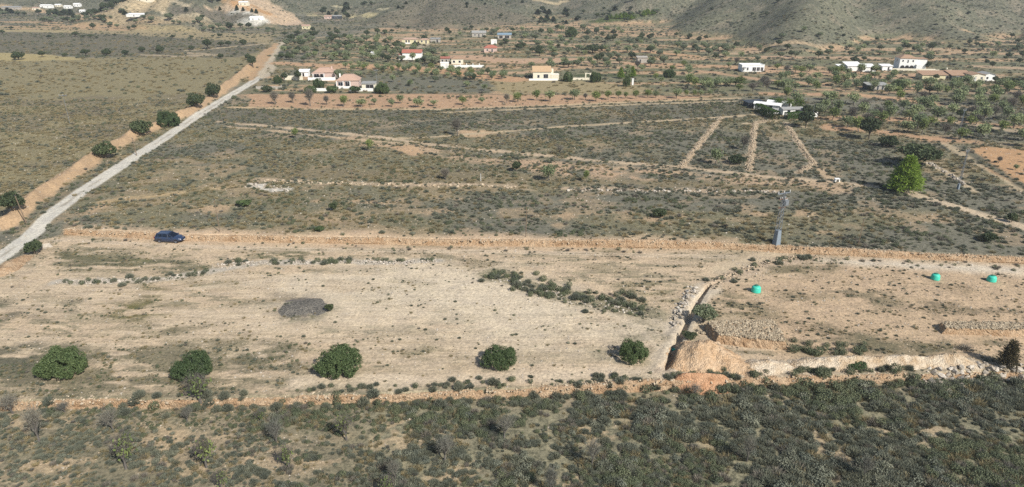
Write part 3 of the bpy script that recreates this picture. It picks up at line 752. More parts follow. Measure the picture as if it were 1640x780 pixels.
def reg(kind, trunk, crown, tm, cm, w, h):
    """trunk/crown geometry (V, Q); meshes for a tree with parts and for a far tree in one mesh"""
    d = dict(w=w, h=h)
    d['crown'] = mesh_np(kind + '_crown', crown[0], [crown[1]], [cm])
    if trunk is not None:
        d['trunk'] = mesh_np(kind + '_trunk', trunk[0], [trunk[1]], [tm])
        V, Q = cat_geo(trunk, crown)
        d['whole'] = mesh_np(kind, V, [Q], [tm, cm], [0] * len(trunk[1]) + [1] * len(crown[1]))
    else: d['whole'] = d['crown']
    KIND[kind] = d
def mbgeo(mb):
    V = np.concatenate(mb.V); return V, np.concatenate(mb.Q)

def branches(g, trunk_h, h, spread, levels=3, r0=.11, forks=(4, 3, 3), up=.75):
    mb = MB(); tips = []
    def grow(p, d, L, r, lv):
        q = p + d * L; mb.tube(p, q, r, r * .62, 5, False)
        if lv == 0: tips.append((q, d)); return
        for i in range(forks[levels - lv] if lv < levels + 1 else 3):
            a = i * 2 * math.pi / max(1, forks[levels - lv]) + g.random() * 1.4
            o = np.array([math.cos(a), math.sin(a), 0]) * spread * (.6 + .5 * g.random())
            nd = d * .55 + o + np.array([0, 0, up * .5]); nd /= np.linalg.norm(nd)
            grow(q, nd, L * (.62 + .22 * g.random()), r * .6, lv - 1)
        if lv < levels: tips.append((q, d))
    lean = np.array([g.normal() * .12, g.normal() * .12, 1.0]); lean /= np.linalg.norm(lean)
    grow(np.zeros(3) - np.array([0, 0, .1]), lean, trunk_h + .1, r0, levels)
    return mb, tips
def fit(V, w, h):
    V = V.copy(); rr = np.percentile(np.hypot(V[:, 0], V[:, 1]), 99); V[:, :2] *= (w / 2) / rr
    z = V[:, 2]; V[:, 2] = z * (h / np.percentile(z, 99)); return V

def make_kinds():
    # almond trees: vase of branches under a thin crown; two leafy, one nearly bare
    for kind, seed, nl, cm, ls in (('almond_tree', 1, 10, 'almond', .20), ('almond_tree_wide', 2, 8, 'almond', .20), ('almond_tree_green', 3, 13, 'lime', .18)):
        g = np.random.default_rng(seed); mb, tips = branches(g, .75, 3.4, .75, 3, .12, (4, 3, 3))
        T = np.array([t[0] for t in tips]); D = np.array([t[1] for t in tips])
        C = np.repeat(T, nl, 0) + g.normal(size=(len(T) * nl, 3)) * .26
        cr = quads(C, g.normal(size=C.shape) + np.array([0, 0, .6]), ls * (.6 + .8 * g.random(len(C))), ls * .5, g)
        tr = mbgeo(mb); allv = fit(np.concatenate([tr[0], cr[0]]), 3.8, 3.5); n = len(tr[0])
        reg(kind, (allv[:n], tr[1]), (allv[n:], cr[1]), M['greybark'], M[cm], 3.8, 3.5)
    for kind, seed, lf, cm, tw in (('bare_almond_tree', 5, 2, 'dead', 26), ('bare_sapling', 6, 0, 'twig', 12), ('leafing_sapling', 7, 4, 'lime', 9)):
        g = np.random.default_rng(seed); mb, tips = branches(g, .5, 3.4, .6, 3, .10, (4, 3, 3), 1.0)
        T = np.array([t[0] for t in tips]); D = np.array([t[1] for t in tips])
        B = np.repeat(T, tw, 0) + g.normal(size=(len(T) * tw, 3)) * .16; DD = np.repeat(D, tw, 0) + g.normal(size=B.shape) * .8
        tg = blades(B, DD, .25 + .35 * g.random(len(B)), .009, g)
        if lf == 0: cr = tg; tr = mbgeo(mb)
        else:
            k = np.argsort(T[:, 0] + .6 * g.normal(size=len(T)))[: int(len(T) * .45)]
            C = np.repeat(T[k], lf * 2, 0) + g.normal(size=(len(k) * lf * 2, 3)) * .2
            cr = quads(C, g.normal(size=C.shape), .10, .06, g)
            if kind == 'bare_almond_tree': cr = cat_geo(cr, tg); tr = mbgeo(mb)
            else: tr = cat_geo(mbgeo(mb), tg)
        allv = fit(np.concatenate([tr[0], cr[0]]), 3.4, 3.6); n = len(tr[0])
        reg(kind, (allv[:n], tr[1]), (allv[n:], cr[1]), M['greybark'], M[cm], 3.4, 3.6)
    # dense carob mounds
    for kind, seed, cm, n, size in (('carob', 11, 'carob', 15000, .10), ('carob_loose', 12, 'carob', 12500, .105), ('carob_tall', 13, 'carob', 13000, .10)):
        g = np.random.default_rng(seed); L = []
        for i in range(17):
            a = i * 2.4; r = 1.95 * math.sqrt((i + .5) / 17)
            L.append((math.cos(a) * r + g.normal() * .3, math.sin(a) * r + g.normal() * .3, 1.75 - .18 * r * r + g.normal() * .3, .6 + g.random() * .5, .55 + g.random() * .5))
        for i in range(11):
            a = i * .571 + g.random() * .3
            L.append((math.cos(a) * (1.8 + .6 * g.random()), math.sin(a) * (1.8 + .6 * g.random()), .72 + g.random() * .5, .45 + g.random() * .4, .7))
        cr = lobes_cloud(L, int(n * 1.35), size, g); mb = MB()
        c_ = cr[0].reshape(-1, 4, 3).mean(1); gap = fbm(c_[:, 0] * 1.5 + c_[:, 2] * .9 + seed, c_[:, 1] * 1.5 - c_[:, 2] * 1.1, seed, 2) < .40
        cr = (cr[0].reshape(-1, 4, 3)[~gap].reshape(-1, 3), np.arange(4 * (~gap).sum()).reshape(-1, 4))
        for i in range(4): mb.tube((0, 0, -.1), (math.cos(i * 1.6) * .8, math.sin(i * 1.6) * .8, 1.6), .16, .07, 6, False)
        cr = (fit(cr[0], 5.8, 3.3), cr[1])
        reg(kind, mbgeo(mb), cr, M['bark'], M[cm], 5.8, 3.3)
    # dark round evergreens and bushes, olive-grey tree
    for kind, seed, cm, n, size, w, h, z0 in (('evergreen_tree', 21, 'evergreen', 1500, .24, 4.2, 3.8, 1.5), ('evergreen_bush', 22, 'evergreen', 1500, .2, 4.0, 2.6, .7), ('olive_tree', 23, 'olive', 1700, .24, 4.6, 3.8, 1.5),
                                              ('small_bush', 24, 'evergreen', 700, .15, 1.8, 1.3, .35), ('green_bush', 25, 'carob', 900, .15, 2.0, 1.5, .4), ('cypress', 26, 'evergreen', 1000, .22, 2.2, 5.5, 1.0)):
        g = np.random.default_rng(seed); L = []
        sx = w / 4.2
        for i in range(10):
            a = i * 2.4 + g.random() * .6; r = .34 * w * math.sqrt((i + .5) / 10)
            L.append((math.cos(a) * r, math.sin(a) * r, z0 + (h - z0) * (.30 + .45 * g.random()) * (1 - .12 * r / sx), w * (.20 + .08 * g.random()), (h - z0) * (.26 + .10 * g.random())))
        cr = lobes_cloud(L, n, size, g, zmin=.08); cr = (fit(cr[0], w, h), cr[1]); mb = MB()
        mb.tube((0, 0, -.1), (.05, .03, h * .6), .05 * w * .7, .03 * w, 6, False)
        for i in range(3): mb.tube((.03, .02, z0 * .7), (math.cos(i * 2.1) * w * .25, math.sin(i * 2.1) * w * .25, h * .6), .03 * w, .012 * w, 5, False)
        reg(kind, mbgeo(mb), cr, M['bark'], M[cm], w, h)
    # pine: whorls of needle tufts, pointed top
    for kind, seed, cm, w, h, pw in (('pine_tree', 31, 'pine', 6.2, 7.2, .75), ('dark_pine', 32, 'evergreen', 4.2, 6.0, .8), ('scorched_conifer', 33, 'burnt', 3.0, 4.6, .9)):
        g = np.random.default_rng(seed); mb = MB(); mb.tube((0, 0, -.1), (0, 0, h * .95), .17, .03, 7, False)
        B, D, L = [], [], []
        z = .12 * h
        while z < h * .985:
            R = w / 2 * (1 - z / (h * 1.02)) ** pw * (.85 + .3 * g.random()); nb = max(4, int(9 * (1 - z / h) + 4))
            for i in range(nb):
                a = i * 2 * math.pi / nb + g.random() * .8; rr = R * (.75 + .35 * g.random()); tip = np.array([math.cos(a) * rr, math.sin(a) * rr, z + .12 * rr + g.normal() * .12])
                mb.tube((0, 0, z - .1), tip * np.array([.9, .9, 1]), .035, .012, 4, False)
                for f in (1.0, .72, .45):
                    c = tip * np.array([f, f, 1]) - np.array([0, 0, (1 - f) * .12 * rr])
                    m = (int(20 * f) + 6) if kind != 'scorched_conifer' else int(6 * f) + 1; q = c + g.normal(size=(m, 3)) * np.array([.24, .24, .15]); B.append(q); D.append(unit(q - c) + np.array([math.cos(a), math.sin(a), .55]) * .7); L.append(np.full(m, .34))
            z += .05 * h * (.8 + .4 * g.random())
        B, D, L = map(np.concatenate, (B, D, L))
        cr = blades(B, D, L, .075, g); reg(kind, mbgeo(mb), cr, M['bark'], M[cm], w, h)
    # palm
    g = np.random.default_rng(41); mb = MB(); mb.tube((0, 0, -.1), (0, 0, 2.4), .2, .16, 7, False); B, D, L = [], [], []
    for i in range(34):
        a = i * 2.4; e = -.3 + 1.5 * g.random(); d0 = np.array([math.cos(a) * math.cos(e), math.sin(a) * math.cos(e), math.sin(e)]); p = np.array([0, 0, 2.4]); d = d0.copy()
        for k in range(5):
            m = 6; B.append(p + d * np.linspace(0, .4, m)[:, None]); D.append(np.tile(d, (m, 1)) + g.normal(size=(m, 3)) * .6); L.append(np.full(m, .4)); p = p + d * .4; d = d + np.array([0, 0, -.28]); d /= np.linalg.norm(d)
    B, D, L = map(np.concatenate, (B, D, L)); cr = blades(B, D, L, .05, g); reg('palm_tree', mbgeo(mb), cr, M['bark'], M['palm'], 3.4, 3.6)
    # ground plants, one metre across
    for kind, seed, cm, n in (('scrub_grey', 55, 'scrub', 520),):
        g = np.random.default_rng(seed); a = g.random(n) * 6.283; r = .36 * np.sqrt(g.random(n)); B = np.stack([np.cos(a) * r, np.sin(a) * r, .30 * g.random(n) * (1 - (r / .4) ** 2) + .02], 1)
        reg(kind, None, blades(B, np.stack([np.cos(a) * r * 3.2, np.sin(a) * r * 3.2, np.ones(n) * .9], 1) + g.normal(size=(n, 3)) * .38, .16 + .2 * g.random(n), .019, g), None, M[cm], 1.0, .55)
    for kind, seed, cm, n in (('scrub_tuft', 51, 'scrub', 320), ('scrub_olive', 52, 'dkscrub', 320)):
        g = np.random.default_rng(seed); L = [(math.cos(i * 2.4) * .2 * (i > 0), math.sin(i * 2.4) * .2 * (i > 0), .20 + .08 * g.random(), .27 + .08 * g.random(), .26) for i in range(6)]
        reg(kind, None, lobes_cloud(L, n, .062, g, .62, .6, .0), None, M[cm], 1.0, .55)
    g = np.random.default_rng(53); n = 150; a = g.random(n) * 6.283; r = .28 * np.sqrt(g.random(n)); B = np.stack([np.cos(a) * r, np.sin(a) * r, np.zeros(n)], 1)
    reg('tussock', None, blades(B, np.stack([np.cos(a) * .7, np.sin(a) * .7, np.ones(n)], 1) + g.normal(size=(n, 3)) * .35, .3 + .25 * g.random(n), .018, g), None, M['dry'], 1.0, .5)
    g = np.random.default_rng(54); n = 230; a = g.random(n) * 6.283; r = .3 * np.sqrt(g.random(n)); B = np.stack([np.cos(a) * r, np.sin(a) * r, .25 * g.random(n)], 1)
    reg('dead_shrub', None, blades(B, np.stack([np.cos(a) * .7, np.sin(a) * .7, np.ones(n) * .9], 1) + g.normal(size=(n, 3)) * .5, .2 + .3 * g.random(n), .014, g), None, M['dead'], 1.0, .6)
make_kinds()
tick('kinds')

# scattered ground cover (nobody could count it)
def scatter(name, P, scl, rot, kind, kinds):
    cl = bpy.data.collections.new(name + '_plants')
    for i, k in enumerate(kinds):
        cl.objects.link(bpy.data.objects.new('%s_%s' % ('abcdefgh'[i], k), KIND[k]['whole']))
    me = bpy.data.meshes.new(name); me.vertices.add(len(P)); me.vertices.foreach_set('co', np.asarray(P, np.float32).ravel())
    for nm, ty, v in (('scl', 'FLOAT', scl), ('spin', 'FLOAT', rot), ('pick', 'INT', kind)):
        a = me.attributes.new(nm, ty, 'POINT'); a.data.foreach_set('value', np.asarray(v, np.int32 if ty == 'INT' else np.float32))
    o = link(name, me); tag(o, kind='stuff')
    ng = bpy.data.node_groups.new(name, 'GeometryNodeTree')
    ng.interface.new_socket('Geometry', in_out='INPUT', socket_type='NodeSocketGeometry'); ng.interface.new_socket('Geometry', in_out='OUTPUT', socket_type='NodeSocketGeometry')
    gi, go = ng.nodes.new('NodeGroupInput'), ng.nodes.new('NodeGroupOutput')
    ip = ng.nodes.new('GeometryNodeInstanceOnPoints'); ci = ng.nodes.new('GeometryNodeCollectionInfo')
    ci.inputs['Collection'].default_value = cl; ci.inputs['Separate Children'].default_value = True; ci.inputs['Reset Children'].default_value = True
    def attr(nm, ty):
        q = ng.nodes.new('GeometryNodeInputNamedAttribute'); q.data_type = ty; q.inputs[0].default_value = nm; return q.outputs[0]
    cx = ng.nodes.new('ShaderNodeCombineXYZ'); L = ng.links.new
    L(attr('spin', 'FLOAT'), cx.inputs[2]); L(gi.outputs[0], ip.inputs['Points']); L(ci.outputs[0], ip.inputs['Instance'])
    ip.inputs['Pick Instance'].default_value = True; L(attr('pick', 'INT'), ip.inputs['Instance Index'])
    L(cx.outputs[0], ip.inputs['Rotation']); L(attr('scl', 'FLOAT'), ip.inputs['Scale']); L(ip.outputs[0], go.inputs[0])
    md = o.modifiers.new('plants', 'NODES'); md.node_group = ng
    return o

def ground_cover():
    def cand(y0, y1, dens, wide=.74, pad=20):
        n = int(2 * (y1 - y0) * (wide * y1 + pad) * dens)
        y = y0 + (y1 - y0) * rng.random(n); x = (rng.random(n) * 2 - 1) * (wide * y1 + pad)
        k = np.abs(x) < wide * y + pad
        return x[k], y[k]
    def put(name, x, y, keep_fn, size_fn, kinds, pick_fn):
        col, veg, dry, stk = ground_at(x, y)
        k = rng.random(len(x)) < keep_fn(x, y, veg)
        x, y, dry = x[k], y[k], dry[k]
        s = size_fn(x, y, len(x)); z = height(x, y)
        return scatter(name, np.stack([x, y, z - .03 * s], 1), s, rng.random(len(x)) * 6.28, pick_fn(x, y, dry, len(x)), kinds)
    def pick(x, y, dry, n):
        u = rng.random(n); olive = vnoise(x / 9., y / 6., 5)
        return np.where(u < dry, 2, np.where(rng.random(n) < .10, 3, np.where(olive + .5 * rng.random(n) > .85, 1, np.where(rng.random(n) < .3, 4, 0))))
    KS = ['scrub_grey', 'scrub_olive', 'tussock', 'dead_shrub', 'scrub_tuft']
    # lower field
    x, y = cand(36, 82, 10.0); k = y < yfront(x) - .4; x, y = x[k], y[k]
    put('scrub_below_wall', x, y, lambda x, y, v: v * (.10 + .95 * smooth((fbm(x / 2.0, y / 1.7, 201, 3) - .36) / .16)), lambda x, y, n: np.interp(x, [-30, 0, 25], [.5, .64, .88]) * (.40 + 1.1 * rng.random(n) ** 2.2) * (.7 + .8 * vnoise(x / 5., y / 4., 209)), KS, pick)
    # sandy plot: small weeds
    x, y = cand(56, 124, 10.0); k = (y > yfront(x) + .5) & (y < yback(x) - .6); x, y = x[k], y[k]
    put('weeds_on_sand', x, y, lambda x, y, v: np.clip((v - .05) * 1.5, 0, 1) * (.10 + .9 * smooth((fbm(x / 3.0, y / 1.3, 202) - .44) / .16)), lambda x, y, n: .11 + .42 * rng.random(n) ** 5, KS, pick)
    # scrub field behind the wall and the left field
    x, y = cand(92, 232, 2.4); k = y > yback(x) + .5; x, y = x[k], y[k]
    put('scrub_behind_wall', x, y, lambda x, y, v: v * (.25 + .95 * smooth((fbm(x / 4., y / 4., 203) - .36) / .22)), lambda x, y, n: .32 + .8 * rng.random(n) ** 2.4, KS, pick)
    x, y = cand(232, 420, .2)
    put('scrub_on_terraces', x, y, lambda x, y, v: v * (.2 + .9 * smooth((fbm(x / 14., y / 6., 204) - .4) / .2)), lambda x, y, n: .7 + 1.2 * rng.random(n) ** 1.6, KS, pick)
    x, y = cand(420, 900, .11)
    put('scrub_on_hills', x, y, lambda x, y, v: v * (.3 + .9 * smooth((fbm(x / 25., y / 25., 205) - .4) / .2)), lambda x, y, n: .8 + 1.2 * rng.random(n) ** 3, KS, lambda x, y, d, n: np.where(rng.random(n) < .5, 0, 1))
ground_cover()
def pebbles():
    g = np.random.default_rng(99); V, T = stones(np.zeros((1, 3)), .5, g); KIND['pebble'] = dict(whole=mesh_np('pebble', V, [T], [M['palestone']]))
    V, T = stones(np.zeros((1, 3)), .5, g); KIND['ochre_pebble'] = dict(whole=mesh_np('ochre_pebble', V, [T], [M['stone']]))
    n = 60000; y = 36 + 200 * rng.random(n) ** 1.6; x = (rng.random(n) * 2 - 1) * (.74 * y + 20)
    col, veg, dry, stk = ground_at(x, y); k = (rng.random(n) < .25 + .9 * smooth((fbm(x / 4., y / 2.5, 207) - .45) / .2)) & (veg < .9) & (np.abs(col[:, 0]) > .15)
    x, y = x[k], y[k]; s_ = (.08 + .22 * rng.random(len(x)) ** 3) * np.interp(y, [40, 120], [.8, 1.3])
    scatter('pebbles', np.stack([x, y, height(x, y)], 1), s_, rng.random(len(x)) * 6.28, rng.integers(0, 2, len(x)), ['pebble', 'ochre_pebble'])
pebbles()
tick('cover')

# ------------------------------------------------------------------ stones, walls, heaps
def along(P, step):
    P = np.asarray(P)[:, :2]; d = np.hypot(*np.diff(P, axis=0).T); L = np.concatenate([[0], np.cumsum(d)])
    s_ = np.arange(0, L[-1], step); x = np.interp(s_, L, P[:, 0]); y = np.interp(s_, L, P[:, 1])
    tx, ty = np.gradient(x), np.gradient(y); q = np.hypot(tx, ty)
    return x, y, ty / q, -tx / q, s_                       # position, normal to the camera side, distance

def terrace_wall(name, label, P, hfun, seed, face='bank', cap='stone', z_low=None, group=None):
    """battered stone bank holding up a terrace, with a rough stone coping"""
    g = np.random.default_rng(seed); x, y, nx, ny, s_ = along(P, .3); n = len(x)
    hh = hfun(s_ / s_[-1]) * (.70 + .55 * fbm(s_ / 9., s_ * 0, seed) + .10 * vnoise(s_ / .5, s_ * 0, seed + 1))
    zl = height(x + nx * .9, y + ny * .9); zh = height(x - nx * 1.0, y - ny * 1.0)
    top = np.minimum(zl + hh, np.maximum(zh + .35, zl + .5)); rows = []
    for o, f in ((.52, -.25), (.42, .0), (.34, .22), (.26, .45), (.17, .7), (.08, .9), (-.07, 1.0), (-.45, .98), (-.65, .5), (-.75, -.2)):
        jx = (.035 * g.normal(size=n) + .35 * (vnoise(s_ / 3.1, s_ * 0 + f, seed + 3) - .5)) * (0 < f < 1.01); zz = zl + (top - zl) * f + (.025 * g.normal(size=n) if 0 < f else 0)
        rows.append(np.stack([x + nx * (o + jx), y + ny * (o + jx), zz], 1))
    V = np.concatenate(rows); i = np.arange(n - 1); Q = np.concatenate([np.stack([i + k * n, i + 1 + k * n, i + 1 + (k + 1) * n, i + (k + 1) * n], 1) for k in range(len(rows) - 1)])
    t = thing(name, label, 'stone wall', (float(x[n // 2]), float(y[n // 2]), float(zl[n // 2])), 0, group)
    off = np.array(t.location)
    link('wall_face', mesh_np(name, V - off, [Q], [M[face]], None, False), t)
    m = int(s_[-1] * 7); k = g.integers(0, n, m); o = -.75 + 1.2 * g.random(m)
    f = np.where(o > 0, 1 - 1.2 * o * g.random(m), 1.0)
    S = np.stack([x[k] + nx[k] * o, y[k] + ny[k] * o, zl[k] + (top[k] - zl[k]) * f], 1)
    V, T = stones(S, .07 + .11 * g.random(m) ** 1.5, g); link('coping_stones', mesh_np(name + '_coping', V - off, [T], [M[cap]]), t)
    return t
terrace_wall('stone_wall', 'long low ochre dry stone wall between the sandy plot and the grey scrub in front', FRONT[1:-1], lambda t: np.interp(t, [0, .3, .6, 1], [.75, .85, 1.0, .9]), 3)
_b = BACK[:-1]
terrace_wall('stone_wall', 'ochre dry stone terrace wall along the far side of the sandy plot, behind the car', _b, lambda t: np.interp(t, [0, .5, .66, .69, 1], [.85, .95, 1.25, 1.0, .9]), 4)

def rubble_line(name, label, px, width, n_per_m, size, seed, mat='stone', cat='rubble wall', high=.5, group=None):
    g = np.random.default_rng(seed); P = at(px); x, y, nx, ny, s_ = along(P, .25); m = int(s_[-1] * n_per_m)
    k = g.integers(0, len(x), m); o = g.normal(size=m) * width * .32
    X, Y = x[k] + nx[k] * o + g.normal(size=m) * .15, y[k] + ny[k] * o + g.normal(size=m) * .15
    Z = height(X, Y) + high * np.exp(-(o / (width * .3)) ** 2) * g.random(m)
    V, T = stones(np.stack([X, Y, Z], 1), size * (.5 + g.random(m)), g)
    o_ = link(name, mesh_np(name, V - np.array([x[0], y[0], 0]), [T], [M[mat]])); o_.location = (float(x[0]), float(y[0]), 0)
    if name == 'rubble': return tag(o_, label, None, None, 'stuff')
    return tag(o_, label, cat, group)
rubble_line('rubble_wall', 'straight pale rubble wall slanting up the scrub field, longest of the three below the white mobile homes', [(1091, 268), (1105, 250), (1130, 218), (1155, 188)], 1.2, 30, .13, 11, 'stone', high=.4)
rubble_line('rubble_wall', 'pale rubble wall running straight up from the sandy track, middle one of the three', [(1200, 273), (1203, 250), (1206, 226), (1209, 196), (1226, 194)], 1.2, 30, .13, 12, 'stone', high=.4)
rubble_line('rubble_wall', 'pale rubble wall with a bend near its lower end, below the white mobile homes', [(1258, 197), (1272, 218), (1288, 242), (1303, 262), (1278, 277)], 1.2, 30, .13, 13, 'stone', high=.4)
rubble_line('rubble_wall', 'low pale stones edging the straight path beside the big pine', [(1486, 261), (1515, 276), (1538, 292), (1545, 298)], .9, 6, .25, 14, 'palestone')
rubble_line('rubble', 'thin row of pale field stones across the grey scrub', [(905, 305), (980, 305), (1060, 306), (1130, 306), (1250, 307)], 1.4, 2.6, .26, 15, 'palestone', 'stone row', .15)
rubble_line('rubble', 'row of ochre stones along the old terrace edge in the scrub', [(425, 289), (520, 294), (640, 296), (760, 297), (830, 300)], 1.6, 2.6, .26, 16, 'stone', 'stone row', .15)
rubble_line('rubble', 'broken row of white stones and brush at the road end of the sandy plot', [(95, 453), (180, 451), (262, 448), (332, 435)], 1.4, 11, .15, 17, 'palestone', 'stone row', .2)
rubble_line('rubble', 'long white stone row with dark shrubs above the pale part of the plot', [(350, 425), (420, 421), (520, 419), (640, 421), (700, 418)], 1.3, 13, .14, 18, 'palestone', 'stone row', .2)
rubble_line('rubble', 'scatter of pale stones under the dark brush strip', [(780, 440), (860, 462), (940, 484), (1040, 500)], 3.0, 7, .15, 19, 'palestone', 'stone row', .1)
rubble_line('rubble', 'heap line of white boulders thrown up beside the open trench', [(1112, 462), (1100, 478), (1094, 490), (1086, 505), (1080, 525)], 1.5, 9, .22, 20, 'palestone', 'boulder heap', .5)
rubble_line('rubble_wall', 'crumbled low stone wall running from the trench up to the back wall', [(1136, 456), (1180, 437), (1215, 426), (1240, 419), (1275, 413), (1310, 411)], 1.2, 8, .16, 21, 'stone', 'rubble wall', .35)
rubble_line('boulder_heap', 'tumbled boulders and slabs where the front wall breaks down', [(1478, 608), (1520, 612), (1560, 607), (1610, 608), (1660, 606)], 3.0, 12, .30, 22, 'palestone', 'boulder heap', .5)
rubble_line('rubble', 'patch of bright white rubble in the scrub field beyond the car', [(398, 296), (425, 298), (450, 303), (466, 305)], 2.6, 9, .2, 23, 'palestone', 'rubble patch', .15)
rubble_line('rubble', 'grey stones tumbled below the rubble platform beside the trench bush', [(1108, 528), (1122, 534), (1140, 530)], 1.5, 8, .24, 24, 'greystone', 'stone row', .2)
rubble_line('rubble', 'grey rubble strip among weeds right of the tumbled boulders', [(1560, 596), (1600, 598), (1660, 598)], 2.4, 9, .2, 25, 'greystone', 'stone row', .3)

def mound(name, label, cat, ridge, mat, seed, rough=.12, step=.16, skirt=.4):
    """earth heap: ridge is a list of (x, y, height, half width) in the world"""
    g = np.random.default_rng(seed); R = np.array(ridge, float); w = R[:, 3].max() + .6
    xs = np.arange(R[:, 0].min() - w, R[:, 0].max() + w, step); ys = np.arange(R[:, 1].min() - w, R[:, 1].max() + w, step)
    X, Y = np.meshgrid(xs, ys); x, y = X.ravel(), Y.ravel(); h = np.zeros(len(x)); jit = 1 + .7 * (fbm(x / 1.1, y / 1.1, seed) - .5)
    seq = list(zip(R[:-1], R[1:])) if len(R) > 1 else [(R[0], R[0])]
    for a, b in seq:
        dx, dy = b[:2] - a[:2]; t = np.clip(((x - a[0]) * dx + (y - a[1]) * dy) / max(dx * dx + dy * dy, 1e-9), 0, 1)
        d = np.hypot(x - a[0] - t * dx, y - a[1] - t * dy) / (a[3] + (b[3] - a[3]) * t) / jit
        h = np.maximum(h, (a[2] + (b[2] - a[2]) * t) * np.where(d < 1, (1 - d) ** 1.0 * (1 + .5 * d * (1 - d)), -.3 * np.clip(d - 1, 0, 1) * 3))
    h = np.where(h > 0.02, h * (.9 + .3 * fbm(x / .6, y / .6, seed + 2)) + rough * (fbm(x / .7, y / .7, seed + 1) - .5) * np.clip(h, 0, 1), h)
    keep = h > -.25; z = height(x, y) + h - .03
    i = np.arange(len(x)).reshape(X.shape); Q = np.stack([i[:-1, :-1].ravel(), i[:-1, 1:].ravel(), i[1:, 1:].ravel(), i[1:, :-1].ravel()], 1)
    Q = Q[(h[Q] > 0.0).any(1)]; u = np.unique(Q); mp = np.full(len(x), -1); mp[u] = np.arange(len(u)); c = np.array([R[0, 0], R[0, 1], 0.0])
    o = link(name, mesh_np(name, np.stack([x, y, z], 1)[u] - c, [mp[Q]], [M[mat]], None, True)); o.location = [float(q) for q in c]
    return tag(o, label, cat)
def ridge_px(l):
    A = at([p[:2] for p in l]); return [(a[0], a[1], p[2], p[3]) for a, p in zip(A, l)]
mound('earth_heap', 'big tan heap of dug earth beside the trench, in front of the rubble platform', 'earth heap', ridge_px([(1096, 583, .8, 2.2), (1118, 574, 2.1, 3.6), (1134, 573, 2.2, 3.4), (1150, 578, 1.7, 3.0), (1170, 586, 1.1, 2.4), (1194, 590, .6, 1.8)]), 'heap', 41, .15)
mound('earth_heap', 'small pale hummock of earth at the tail of the big tan heap', 'earth heap', ridge_px([(1206, 588, .7, 1.6), (1230, 588, .9, 1.7), (1255, 587, .5, 1.4)]), 'whitebank', 42)
mound('marl_bank', 'long bank of whitish marl with brown shrubs behind the front wall', 'earth bank', ridge_px([(1280, 584, .5, 1.5), (1345, 583, 1.15, 1.7), (1400, 582, .9, 1.5), (1440, 582, 1.1, 1.6), (1480, 581, .85, 1.4), (1528, 580, 1.15, 1.6), (1556, 583, .4, 1.4)]), 'whitebank', 43, .4)
mound('gravel_heap', 'low dark grey grit heap alone on the sandy plot', 'gravel heap', ridge_px([(460, 498, .18, 1.6), (476, 493, .30, 2.5), (495, 489, .34, 2.6), (510, 494, .2, 2.0)]), 'ash', 44, .6)
mound('earth_heap', 'fan of orange earth spilled over the front wall into the scrub', 'earth heap', [(*flat(1095, 620, -1), .9, 1.2), (*flat(1125, 621, -1), .95, 1.5), (*flat(1152, 621, -1), .7, 1.2)], 'fan', 45, .2)
mound('earth_heap', 'orange earth heap beside the white road below the dark tree', 'earth heap', ridge_px([(4, 436, .8, 1.8), (22, 424, .9, 1.6), (40, 413, .5, 1.3)]), 'bank', 46, .2)

def platform(name, label, top_px, z, seed):
    """raised dry stone platform: battered ochre faces, top of loose grey rubble"""
    g = np.random.default_rng(seed); P = np.array([flat(px, py, z) for px, py in top_px]); c = P.mean(0); gz = ground_z(*c)
    D = [];  n = len(P)
    for i in range(n):
        a, b = P[i], P[(i + 1) % n]; m = max(2, int(np.hypot(*(b - a)) / .35))
        for k in range(m): D.append(a + (b - a) * k / m)
    D = np.array(D); m = len(D); out = D - c; out /= np.linalg.norm(out, axis=1, keepdims=True); rows = []
    for o, f in ((.55, -.25), (.45, 0), (.33, .3), (.2, .6), (.08, .88), (-.08, 1.0), (-.6, 1.03)):
        j = .07 * g.normal(size=(m, 1)) * (f > 0); rows.append(np.concatenate([D + out * (o + j) - c, np.full((m, 1), gz + (z - gz) * f) + (.05 * g.normal(size=(m, 1)) if f > 0 else 0)], 1))
    V = np.concatenate(rows + [np.array([[0, 0, z + .04]])]); i = np.arange(m); j = (i + 1) % m
    Q = np.concatenate([np.stack([i + k * m, j + k * m, j + (k + 1) * m, i + (k + 1) * m], 1) for k in range(len(rows) - 1)]); l = (len(rows) - 1) * m
    t = thing(name, label, 'stone platform', (float(c[0]), float(c[1]), 0)); link('platform_face', mesh_np(name, V, [Q, np.stack([i + l, j + l, np.full(m, l + m)], 1)], [M['bank']]), t)
    lo, hi = P.min(0), P.max(0); S = []
    while len(S) < 1600:
        q = lo + (hi - lo) * g.random(2); ins = False; jn = n - 1
        for ii in range(n):
            if (P[ii][1] > q[1]) != (P[jn][1] > q[1]) and q[0] < (P[jn][0] - P[ii][0]) * (q[1] - P[ii][1]) / (P[jn][1] - P[ii][1]) + P[ii][0]: ins = not ins
            jn = ii
        if ins: S.append((q[0] - c[0], q[1] - c[1], z + .02 + .1 * g.random()))
        elif g.random() < .02: S.append((q[0] - c[0], q[1] - c[1], gz))
    V, T = stones(np.array(S), .08 + .11 * g.random(len(S)), g); link('rubble_top', mesh_np(name + '_rubble', V, [T], [M['greystone']]), t)
    return t
platform('rubble_platform', 'raised stone platform topped with grey rubble next to the big tan heap', [(1134, 516), (1180, 513), (1236, 512), (1250, 528), (1258, 547), (1200, 542), (1152, 537), (1143, 528)], 1.05, 51)
platform('rubble_platform', 'narrow stone platform with grey rubble top and ochre face behind the marl bank', [(1508, 516), (1580, 516), (1720, 519), (1720, 528), (1600, 528), (1516, 526)], .85, 52)
tick('walls')

